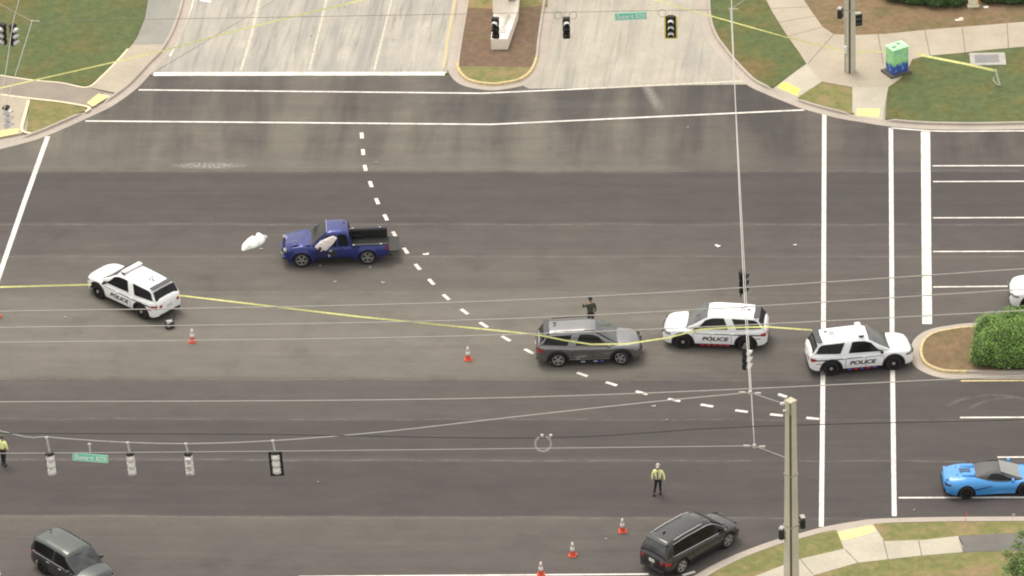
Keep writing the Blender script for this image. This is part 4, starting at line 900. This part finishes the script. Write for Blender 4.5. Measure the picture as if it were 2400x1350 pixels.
MB().box((-.30, .05, ph-.15), (.34, .12, .14), rz=.3, bev=.03).box((-.36, .25, ph+.12), (.46, .14, .09), rz=-.55, bev=.02).box((-.2, -.1, ph-.42), (.3, .1, .06), rz=.3).build('camera_bracket', mat('white_metal', (.8, .8, .78), .4), pol1)
pb2 = un(1992, 166, ZW); pol2 = pole('fluted concrete pole on the upper right sidewalk carrying pedestrian signals', pb2, 10.3, .50, .40)
MB().tube([(-.24, -.12, 0), (-.22, -.11, 3.2)], .03, 8).build('conduit', mat('grey_conduit', (.45, .44, .40), .6), pol2)
MB().box((-.22, -.22, 1.35), (.18, .14, .42), bev=.03).build('push_button_box', mat('white_metal', (.8, .8, .78), .4), pol2)
def pedhead(x, y, z, rz, label, lit=False):
    p = un(x, y, z); r = empty('pedestrian_signal', (p[0], p[1], p[2]-.0), rz, label=label, cat='pedestrian signal', group='pedestrian signal heads')
    MB().box((0, 0, 0), (.42, .22, .66 if lit else .50), bev=.03).build('housing', BLK, r); MB().box((0, -.13, .12), (.34, .08, .06)).box((0, -.13, -.16), (.34, .08, .05)).build('visor', mat('dark_visor', (.09, .085, .10), .6), r)
    MB().box((0, .02, .29 if not lit else .36), (.30, .2, .06)).build('bracket', mat('grey_conduit', (.45, .44, .40), .6), r)
pedhead(1969, 31, 2.9, 1.35, 'dark pedestrian signal on the left flank of the upper right pole'); pedhead(2011, 46, 2.6, .25, 'two-lens pedestrian signal on the right flank of the upper right pole', True)
pz = unY(1833, 1250, Y0-1.2); pedhead(1833, 1250, 3.0, 1.3, 'dark pedestrian signal on the left flank of the foreground pole'); pedhead(1880, 1224, 3.3, -1.3, 'dark pedestrian signal with pale top on the right flank of the foreground pole')
WG = mat('wire_grey', (.44, .42, .39), .8); WP = mat('wire_pale', (.55, .53, .50), .7); WD = mat('wire_dark', (.03, .03, .03), .6)
def wire(pts, r_, m, label, n=8, cat='wire', group='overhead wires'):
    Q = smoothline(pts, n) if len(pts) > 2 else pts
    return tag(MB().tube(Q, r_, 6).build('wire', m), label, cat, group)
U1, U2 = unY(1758, 920, Y0), unY(1768, 1045, Y0)           # near right nodes of the span box
zU, zL = float(U1[2]), float(U2[2])
N2 = un(1712, 22, zL); N1 = N2+np.array([0, 0, zU-zL])
Wn2 = un(75, 50, zL)
ptop = np.array([pb[0]-.15, pb[1], ph-.2]); 
sp = [unY(x, y, Y0) for x, y in ((-500, 860), (0, 1010), (110, 1024), (207, 1032), (302, 1037), (438, 1040), (642, 1033), (900, 1012), (1200, 978), (1500, 945), (1758, 920))]
wire(sp, .026, WG, 'sagging near wire from which the four near signal heads and green sign hang', 4)
wire([unY(-500, 1066, Y0), unY(600, 1058, Y0), U2], .018, WG, 'straight lower wire touching the tops of the near signal heads')
wire([U1, ptop], .018, WG, 'short wire from the upper junction fitting to the foreground pole top')
wire([U2, np.array([pb[0]-.2, pb[1]+.1, float(unY(1838, 1073, Y0-1.1)[2])])], .018, WG, 'short wire from the lower junction fitting down to the foreground pole')
mid = (U1+N1)/2-np.array([0, 0, 2.2]); wire([U1, U1*.75+N1*.25-np.array([0, 0, 1.65]), mid, U1*.25+N1*.75-np.array([0, 0, 1.65]), N1], .022, WP, 'sagging wire crossing the picture top to bottom above two side-on signals')
wire([U2, N2], .018, WP, 'straight lower wire crossing the picture top to bottom right of the police SUV')
wire([U1, U2], .008, WG, 'thin vertical tie between the two junction fittings by the foreground pole')
wire([N2, Wn2], .012, mat('wire_tan', (.22, .19, .15), .6), 'straight wire carrying the far signals over the side street')
pw2 = pb2+np.array([0, 0, 8.2]); wire([N2, pw2], .016, WG, 'short wire from the upper right fitting to the far concrete pole')
wire([Wn2, un(-60, -22, 8.0)], .022, mat('wire_tan_pale', (.40, .36, .27), .6), 'short diagonal wire at the upper left corner')
wire([Wn2, Wn2*.5+un(35, 178, zL)*.5, un(35, 178, zL), un(-60, 470, zL)], .02, WG, 'lower left wire running down from the corner fitting over the lawn')
wire([un(48, -60, zU), un(44, 0, zU-.4), un(30, 55, zU-1), un(12, 175, zU-2), un(-20, 330, zU-2.4)], .02, WG, 'upper left wire running down beside the signal cluster')
for j, (a, b_, c2) in enumerate(((730, 682, 630), (768, 730, 678), (803, 770, 728), (942, 915, 880))):
    wire([un(-200, a+2, 11), un(0, a, 11), un(1200, (a+b_)/2-2 if j < 3 else 932, 11), un(2400, c2, 11), un(2700, c2-22, 11)], .024, WG, 'pale power line crossing the whole width, %s' % ('uppermost of the four', 'second of the four from the top', 'third of the four from the top', 'lowest of the four, below the police SUVs')[j])
wire([un(-200, 1015, 8), un(600, 1018, 8), un(1273, 1026, 8), un(1750, 1000, 8), un(2400, 984, 8), un(2700, 978, 8)], .02, WD, 'dark cable carrying the round slack loop over the near lanes')
# slack loop
lc = un(1273, 1040, 7.9); mb = MB(); rr = .38
for q_ in (0, .05): mb.tube([lc+(RV*math.cos(a)+UV*math.sin(a)*.95)*(rr-q_) for a in np.linspace(2.1, 2.1+5.4, 30)], .012, 6)
mb.box(tuple(lc+RV*-.05+UV*.36), (.12, .1, .12)); mb.box(tuple(lc+RV*.34+UV*.36), (.12, .1, .12))
tag(mb.build('cable_loop', WP), 'round pale slack loop hanging on the dark cable, left of the hi-vis person', 'cable loop')
for P_, l in ((U1, 'upper'), (U2, 'lower')):
    o = MB().box((0, 0, 0), (.16, .16, .2), bev=.04).box((-.35, 0, 0), (.28, .07, .07)).box((.35, 0, -.04), (.28, .07, .07)).build('wire_fitting', WP); o.location = P_; tag(o, 'pale metal %s junction fitting where the wires meet beside the foreground pole' % l, 'wire fitting', 'wire fittings')
for P_, l in ((N2, 'pale metal fitting where the wires meet over the upper right lawn'), (Wn2, 'pale metal fitting where the wires meet over the upper left lawn')):
    o = MB().box((0, 0, 0), (.14, .14, .14), bev=.04).box((.22, 0, 0), (.34, .06, .06)).build('wire_fitting', mat('fitting_tan', (.50, .43, .32), .6)); o.location = P_; tag(o, l, 'wire fitting', 'wire fittings')
SIGB = mat('signal_black', (.02, .018, .018), .6); SIGG = mat('signal_pale_grey', (.80, .77, .74), .5); SIGY = mat('signal_yellow_edge', (.85, .75, .08), .6); LENS = mat('signal_lens', (.10, .09, .08), .3)
def signal(loc, rz, label, style='back', plate=None, stem=0.0, tilt=0.0, group='hanging traffic signal heads'):
    r = empty('traffic_signal', loc, rz, label=label, cat='traffic signal', group=group); r.rotation_euler = (0, tilt, rz)   # loc: top of the head
    hm = SIGG if style in ('back', 'mixed') else SIGB
    mb = MB()
    for i in range(3): mb.box((0, 0, -.18-.355*i), (.37, .22, .345), bev=.05)
    mb.build('housing', hm, r)
    MB().box((0, 0, .05), (.36, .26, .14), bev=.03).build('disconnect_box', SIGB, r)
    if style == 'back':
        for i in range(3): MB().lathe([(.15, -.10), (.14, -.16), (.10, -.20), (.001, -.21)], 18, 'y', (0, 0, -.18-.355*i)).build('rear_dome', SIGG, r, True)
    for i in range(3):
        s_ = 1 if style == 'back' else -1
        z = -.18-.355*i; MB().lathe([(.001, s_*.105), (.13, s_*.11), (.145, s_*.10)], 18, 'y', (0, 0, z)).build('lens', LENS, r, True)
        V = []; Fc = []; K = 14
        for q in range(K+1):
            a = math.pi*(-.12+1.24*q/K)
            for rr_, yy in ((.155, .10), (.15, .36 if .2 < q/K < .8 else .28), (.135, .36 if .2 < q/K < .8 else .28), (.14, .10)): V.append((rr_*math.cos(a), s_*yy, z+rr_*math.sin(a)))
        for q in range(K):
            for j in range(4): a_ = q*4+j; b_ = q*4+(j+1) % 4; Fc.append((a_, b_, b_+4, a_+4))
        mb = MB(); mb.V = V; mb.F = Fc; mb.m = [0]*len(Fc); mb.build('visor', SIGG if style == 'mixed' or (style == 'far' and i == 0) else (SIGG if style == 'plate' else SIGB), r, True)
    if plate:
        MB().box((0, .02 if style != 'back' else -.02, -.535), (.62, .03, 1.26)).build('backplate', SIGB, r)
        if plate == 'yellow':
            MB().box((-.29, -.006, -.535), (.07, .02, 1.27)).box((.29, -.006, -.535), (.07, .02, 1.27)).box((0, -.006, -1.15), (.5, .02, .05)).build('reflective_border', SIGY, r)
    if stem: MB().tube([(0, 0, .08), (-.05, 0, stem)], .045, 8).box((-.05, 0, stem), (.16, .1, .1), bev=.03).build('hanger', mat('hanger_metal', (.62, .60, .58), .5), r)
for x, y, yt, st_, rz_, pl, l in ((117, 1066, 1024, 'back', .45, None, 'pale signal head leftmost of the near four, seen from behind beside the green sign'),
                                   (305, 1066, 1037, 'back', .15, None, 'pale three-dome signal head right of the green sign, second of the near four'),
                                   (441, 1066, 1040, 'mixed', .0, None, 'signal head with dark and pale striped visors, third of the near four'),
                                   (645, 1063, 1033, 'back', 0, 'black', 'pale three-dome signal head with a black backplate, rightmost of the near four')):
    p = unY(x, y, Y0); t_ = unY(x, yt, Y0); signal(p, rz_, l, st_, pl, float(t_[2]-p[2]), tilt=-.05)
for x, y, st_, rz_, pl, l in ((1161, 46, 'far', -.2, None, 'dark signal head hanging in front of the white monument wall'), (1327, 46, 'far', .15, None, 'dark signal head over the right lane of the side street, between two wire rings'), (1572, 42, 'plate', 0, 'yellow', 'black signal head with a yellow bordered backplate over the side street')):
    p = un(x, y, 6.55); signal(p, rz_, l, st_, pl)
signal(un(1738, 640, 6.5), 1.45, 'dark signal head seen side-on above the police SUV, hanging on the long wire', 'dark', 'black'); signal(un(1746, 818, 6.5), 1.3, 'signal head with pale top seen side-on below the police SUV crossed by tape', 'plate')
signal(un(30, 62, 6.6), .9, 'dark signal head with pale visors over the upper left lawn, right one of the pair', 'plate'); signal(un(6, 60, 6.6), -.6, 'dark signal head with pale visors at the left photo edge, left one of the pair', 'plate'); signal(un(14, 254, 6.6), 1.1, 'signal head with dark slanted visors over the left edge ramp', 'mixed')
for x, y, l in ((1308, 36, 'left of the dark signal head'), (1343, 36, 'right of the dark signal head'), (1552, 31, 'left of the yellow bordered signal')):
    c0 = un(x, y, 6.6); tag(MB().tube([c0+(RV*math.cos(a)+UV*math.sin(a))*.19 for a in np.linspace(0, 6.28, 20)], .012, 5, cap=False).build('wire_ring', mat('ring_brown', (.14, .12, .10), .6)), 'small wire ring on the far span wire, '+l, 'wire ring', 'slack rings on the far span wire')
def streetsign(loc, w_, h_, rz, label, txt, sub, stem=0, tilt=0):
    r = empty('street_sign', loc, rz, label=label, cat='street sign', group='green street name signs'); r.rotation_euler = (0, tilt, rz)
    GR = mat('sign_green', (.22, .78, .56), .5); SW = mat('sign_white', (.88, 1.0, .95), .5)
    MB().box((0, 0, 0), (w_, .04, h_), bev=.015).build('panel', GR, r)
    MB().box((0, -.022, h_/2-.035), (w_-.06, .004, .022)).box((0, -.022, -h_/2+.035), (w_-.06, .004, .022)).box((-w_/2+.03, -.022, 0), (.022, .004, h_-.05)).box((w_/2-.03, -.022, 0), (.022, .004, h_-.05)).build('border', SW, r)
    x0 = w_*.30; MB().box((x0, -.024, 0), (w_*.28, .004, h_*.5)).build('number_panel', SW, r)
    for t_, x_, sz, m_ in ((txt, -w_*.17, h_*.78, SW), (sub, x0, h_*.38, GR)):
        if not t_: continue
        cu = bpy.data.curves.new('t', 'FONT'); cu.body = t_; cu.size = sz; cu.align_x = 'CENTER'; cu.align_y = 'CENTER'; cu.extrude = .002; cu.offset = .012
        o = bpy.data.objects.new('t', cu); COL.objects.link(o); bpy.context.view_layer.update(); me = bpy.data.meshes.new_from_object(o.evaluated_get(bpy.context.evaluated_depsgraph_get())); bpy.data.objects.remove(o)
        xs_ = [v.co.x for v in me.vertices]; wd_ = max(xs_)-min(xs_); lim = w_*.54 if m_ is SW else w_*.24; k_ = min(1, lim/wd_)
        for v in me.vertices: v.co = (v.co.x*k_+x_, -.028-v.co.z, v.co.y)
        me.materials.clear(); me.materials.append(m_); q = bpy.data.objects.new('lettering', me); COL.objects.link(q); q.parent = r
    if stem: MB().tube([(0, 0, h_/2), (-.05, 0, stem)], .04, 8).box((-.05, 0, stem), (.16, .1, .1), bev=.03).build('hanger', mat('hanger_metal', (.5, .49, .47), .4, .5), r)
p = unY(212, 1073, Y0); streetsign(p, 1.62, .42, -.05, 'green street name sign hanging on the near wire between two signal heads', 'Sunset', 'Blvd', .72, .06)
p = un(1478, 38, 6.5); streetsign(p, 1.6, .42, 0, 'green street name sign hanging over the right lane of the side street', 'Sunset', 'Blvd', 0, -.05)

# ------------------------------------------------------------------ monument wall, cabinet, vault, small items
r = empty('monument_wall', un(1172, 116, ZG), 0, label='tall white monument wall standing on the tip of the side street island', cat='monument sign')
MW = mat('monument_white', (.90, .83, .72), .7, var=.05); MG = mat('monument_grey', (.40, .38, .36), .7)
q = lambda x, y, z: un(x, y, z)-un(1172, 116, ZG)
def prism(name, base, z0, z1, m, parent):
    n = len(base); V = [(b_[0], b_[1], z0) for b_ in base]+[(b_[0], b_[1], z1) for b_ in base]; Fc = [tuple(range(n))[::-1], tuple(range(n, 2*n))]+[(i, (i+1) % n, (i+1) % n+n, i+n) for i in range(n)]
    mb = MB(); mb.V = V; mb.F = Fc; mb.m = [0]*len(Fc); return mb.build(name, m, parent)
prism('plinth', [(-.46, 0), (.40, 0), (.80, 3.4), (.80, 9), (-.46, 9)], 0, .55, MW, r)
prism('wall', [(-.46, .02), (.40, .02), (.52, 1.2), (-.46, 1.2)], .55, .62, MW, r)
prism('wall', [(-.50, 3.0), (.26, 3.0), (.26, 9), (-.50, 9)], .55, 3.1, MW, r)
MB().box((.48, 5.2, 1.1), (.32, 1.8, 1.1), bev=.04).build('side_panel', MG, r)
MB().box((.12, .9, .64), (.30, .5, .04)).box((.2, 1.9, .64), (.12, 1.6, .03), rz=-.2).build('inset_panel', mat('monument_inset', (.55, .52, .45), .8), r)
g = G('painted_cabinet'); n_ = g.noise(3, detail=4, off=4); zz = g.math('ADD', g.sep.outputs[2], g.rng(n_, 0, 1, -.35, .35))
cab = g.ramp(zz, [(.35, (.06, .12, .48)), (.68, (.07, .15, .55)), (.76, (.25, .62, .45)), (.86, (.42, .95, .30)), (.97, (.50, .95, .45))])
CABM = g.done(g.mix(g.rng(g.noise(5, off=12), .52, .60, 0, .6), cab, (.35, .62, .65)))
g2 = G('painted_cabinet_lime'); zz2 = g2.math('ADD', g2.sep.outputs[2], g2.rng(g2.noise(3, detail=4, off=4), 0, 1, -.35, .35))
CABL = g2.done(g2.ramp(zz2, [(.35, (.06, .11, .48)), (.66, (.08, .15, .58)), (.74, (.3, .62, .34)), (.84, (.55, .95, .12)), (.97, (.60, 1.0, .18))]))
r = empty('utility_cabinet', un(2112, 176, ZG), R_(33), label='painted signal cabinet, lime green above and blue below, at the sidewalk edge', cat='utility cabinet')
MB().box((-.05, .38, .06), (1.25, 1.0, .14)).build('pad', mat('dark_pad', (.12, .11, .10), .9), r)
MB().box((0, .38, .80), (.95, .70, 1.36), bev=.03).build('cabinet_body', CABM, r); MB().box((.482, .38, .82), (.012, .60, 1.2)).build('cabinet_door', CABL, r)
MB().box((0, .38, 1.52), (1.02, .78, .08), bev=.03).build('cabinet_roof', mat('cabinet_mint_top', (.48, .92, .50), .6, var=.2, scale=4), r)
MB().box((-.25, .3, 1.57), (.22, .10, .03)).box((.15, .5, 1.57), (.18, .10, .03)).build('roof_vent', mat('vent_dark', (.12, .2, .12), .7), r)
r = empty('utility_vault', un(2315, 140, ZG), 0, label='flat grey concrete vault lid set in the grass by the leaning stake', cat='vault lid')
MB().box((0, 0, .03), (1.85, 1.35, .07), rz=.04, bev=.02).build('frame', mat('vault_concrete', (.42, .40, .36), .8, var=.15), r); MB().box((-.05, 0, .068), (1.25, .8, .02), rz=.04).build('lid', mat('vault_lid', (.24, .23, .23), .7), r)
r = empty('small_sign', un(2281, 16, ZG), .15, label='white sign with an orange edge standing by the hedge at the top', cat='sign')
MB().box((0, 0, .06), (.62, .3, .12), bev=.02).build('foot', mat('cream_foot', (.72, .68, .48), .7), r); MB().box((0, .06, .75), (.52, .08, 1.2), bev=.02).build('panel', mat('cream_panel', (.80, .76, .58), .6), r); MB().box((.30, .06, .75), (.06, .10, 1.2)).build('orange_edge', mat('orange_edge', (.6, .2, .06), .6), r)
r = empty('litter', un(2248, 48, ZG), .2); tag(r, 'pale scrap of litter on the mulch above the sidewalk', 'litter'); MB().box((0, 0, .03), (.42, .22, .05), bev=.02).box((.12, .06, .06), (.2, .2, .05), rz=.4).build('sheet', mat('cream_litter', (.7, .64, .5), .7), r)
r = empty('litter', un(2311, 18, ZG), .2); tag(r, 'small white scrap right of the cream sign by the hedge', 'litter'); MB().box((0, 0, .03), (.26, .2, .06), bev=.02).build('sheet', mat('white_litter', (.75, .75, .68), .7), r)
for x, l in ((2263, 'small red marker flag at the lower right kerb'), (2373, 'small pale marker flag at the lower right kerb')):
    r = empty('marker_flag', un(x, 1222, ZG), 0, label=l, cat='marker flag', group='marker flags'); m_ = mat('flag_red', (.6, .12, .12), .6) if x < 2300 else mat('flag_pale', (.6, .56, .5), .6)
    MB().tube([(0, 0, 0), (0, 0, .38)], .012, 6).build('wire_stem', m_, r); MB().box((.05, 0, .36), (.12, .012, .10)).build('flag', m_, r)

# ------------------------------------------------------------------ foliage
def leafmat(name, cols):
    m, N, L, P = nodes(name); P.inputs['Roughness'].default_value = .7; P.inputs['Specular IOR Level'].default_value = .2
    oi = N.new('ShaderNodeNewGeometry'); r_ = N.new('ShaderNodeValToRGB'); e = r_.color_ramp.elements; e[0].color = (*cols[0], 1); e[1].color = (*cols[-1], 1)
    for i, c in enumerate(cols[1:-1]): q_ = e.new((i+1)/(len(cols)-1)); q_.color = (*c, 1)
    L.new(oi.outputs['Random Per Island'], r_.inputs[0]); nz = N.new('ShaderNodeTexNoise'); nz.inputs['Scale'].default_value = 2.2; nz.inputs['Detail'].default_value = 3; L.new(oi.outputs['Position'], nz.inputs['Vector'])
    mr = N.new('ShaderNodeMapRange'); mr.inputs[1].default_value = .35; mr.inputs[2].default_value = .65; mr.inputs[3].default_value = .6; mr.inputs[4].default_value = 1.3; L.new(nz.outputs['Fac'], mr.inputs[0])
    mx = N.new('ShaderNodeMix'); mx.data_type = 'RGBA'; mx.blend_type = 'MULTIPLY'; mx.inputs[0].default_value = 1; L.new(r_.outputs[0], mx.inputs[6]); L.new(mr.outputs[0], mx.inputs[7]); L.new(mx.outputs[2], P.inputs['Base Color']); return m
def leaves(name, centers, count, size, m, parent, seed=1, shell=.35):
    rs = np.random.RandomState(seed); V = []; Fc = []; vol = np.array([c[3]*c[4]*c[5] for c in centers]); pr = vol/vol.sum()
    for i in range(count):
        c = centers[rs.choice(len(centers), p=pr)]; d_ = rs.normal(size=3); d_ /= np.linalg.norm(d_); rad = (shell+(1-shell)*rs.rand())**.5
        if d_[2] < -.3: d_[2] *= -1
        p = np.array(c[:3])+d_*rad*np.array(c[3:6]); p[2] = max(p[2], .14); a = rs.normal(size=3)*.5+np.array([0, 0, .9])+d_*.5; a /= np.linalg.norm(a)
        t = np.cross(a, rs.normal(size=3)); t /= np.linalg.norm(t); b_ = np.cross(a, t); s_ = size*rs.uniform(.6, 1.4); n = len(V)
        V += [p-t*s_, p-b_*s_*.45, p+t*s_, p+b_*s_*.45]; Fc.append((n, n+1, n+2, n+3))
    return mesh(name, V, Fc, m, parent)
def bushcore(name, centers, m, parent, k_=.82):
    mb = MB(); rs = np.random.RandomState(5)
    for c in centers:
        prof = [(math.sin(a), math.cos(a)) for a in np.linspace(.001, math.pi/2+.3, 7)]; V = []; Fc = []; n = 12
        for pr, hh in prof:
            for j in range(n):
                q_ = 2*math.pi*j/n; w_ = k_*(1+rs.uniform(-.08, .08)); V.append((c[0]+pr*math.cos(q_)*c[3]*w_, c[1]+pr*math.sin(q_)*c[4]*w_, c[2]+hh*c[5]*w_))
        for i in range(len(prof)-1):
            for j in range(n): a = i*n+j; b_ = i*n+(j+1) % n; Fc.append((a, b_, b_+n, a+n))
        mb.add(V, Fc)
    return mb.build(name, m, parent, True)
LG = leafmat('bush_leaf', [(.13, .24, .06), (.19, .33, .08), (.26, .40, .10), (.15, .27, .07)]); LD = leafmat('hedge_leaf', [(.03, .08, .035), (.05, .125, .05), (.08, .15, .06), (.035, .09, .04)]); LT = leafmat('tree_leaf', [(.12, .19, .06), (.17, .25, .08), (.22, .28, .11)])
CORE = mat('foliage_core', (.06, .10, .03), 1, var=.3, scale=6)
def bush(name, label, cat, px_list, size, count, leafm, h, zb=ZG, group=None, seed=1):
    base = un(px_list[0][0], px_list[0][1], zb); r = empty(name, base, 0, label=label, cat=cat, group=group); C_ = []
    for x, y, rx, ry, hz in px_list:
        p = un(x, y, zb)-base; C_.append((p[0], p[1], hz*.30, rx, ry, hz*.72))
    bushcore('branches', C_, CORE, r, .80); leaves('foliage', C_, count, size, leafm, r, seed, .45); return r
bush('bush', 'large rounded green bush on the planted median beside the police SUV', 'bush', [(2308, 848, .85, .9, 1.5), (2345, 838, 1.15, 1.3, 2.0), (2320, 815, .95, 1.0, 1.9), (2352, 855, .95, .8, 1.5), (2390, 838, 1.25, 1.4, 2.1), (2440, 832, 1.3, 1.3, 2.1), (2400, 858, .9, .6, 1.4), (2370, 806, 1.1, 1.0, 2.0), (2420, 800, 1.2, 1.0, 2.0), (2480, 825, 1.3, 1.2, 2.0)], .045, 34000, LG, 1.1, seed=3)
bush('hedge', 'dark green hedge along the top right, left of the cream sign', 'hedge', [(2110, -6, 1.1, .9, 1.0), (2150, 0, 1.1, .9, 1.0), (2195, 6, 1.0, .9, 1.0), (2235, 4, .9, .9, 1.0), (2130, -35, 1.3, 1.2, 1.1), (2190, -35, 1.4, 1.3, 1.1), (2240, -35, 1.2, 1.3, 1.1), (2080, -28, 1., 1., 1.)], .06, 12000, LD, 1, seed=4)
bush('hedge', 'dark green hedge along the top right, right of the cream sign', 'hedge', [(2330, -2, 1.0, .8, 1.0), (2375, -2, 1.1, .9, 1.0), (2420, -4, 1.1, .9, 1.0), (2300, -35, 1.2, 1.2, 1.1), (2350, -35, 1.3, 1.2, 1.1), (2410, -35, 1.3, 1.2, 1.1), (2470, -10, 1.3, 1.2, 1.1)], .06, 11000, LD, 1, seed=5)
# tree at the lower right corner: crown pokes into view
r = empty('tree', un(2440, 1500, ZG), 0, label='light green tree whose crown reaches in at the lower right corner', cat='tree')
MB().tube([(0, 0, -.1), (.05, 0, 1.4), (0, .05, 2.6), (.1, 0, 3.8)], [.16, .13, .10, .05], 10).tube([(0, .05, 2.0), (-.7, .2, 2.8), (-1.2, .4, 3.3)], [.07, .045, .02], 8).tube([(0, .05, 2.3), (.6, -.2, 3.1), (.9, -.3, 3.6)], [.07, .045, .02], 8).tube([(0, .05, 2.5), (-.2, .8, 3.3), (-.4, 1.1, 3.8)], [.06, .04, .02], 8).build('trunk', mat('bark', (.12, .09, .06), .9, bump=.5), r)
CW_ = []
for x, y, rx, rz_, h_ in ((2400, 1322, .75, .5, 3.6), (2374, 1338, .55, .4, 3.2), (2420, 1290, .7, .5, 4.0), (2396, 1256, .35, .3, 4.4), (2360, 1300, .32, .25, 3.6), (2430, 1340, .9, .7, 3.5), (2440, 1260, .6, .4, 4.3), (2382, 1280, .3, .25, 4.0), (2470, 1310, .9, .7, 3.8), (2410, 1362, .8, .6, 3.0)):
    p = un(x, y, h_)-un(2440, 1500, ZG); CW_.append((p[0], p[1], p[2], rx, rx, rz_))
leaves('crown', CW_, 15000, .055, LT, r, 9, .05)
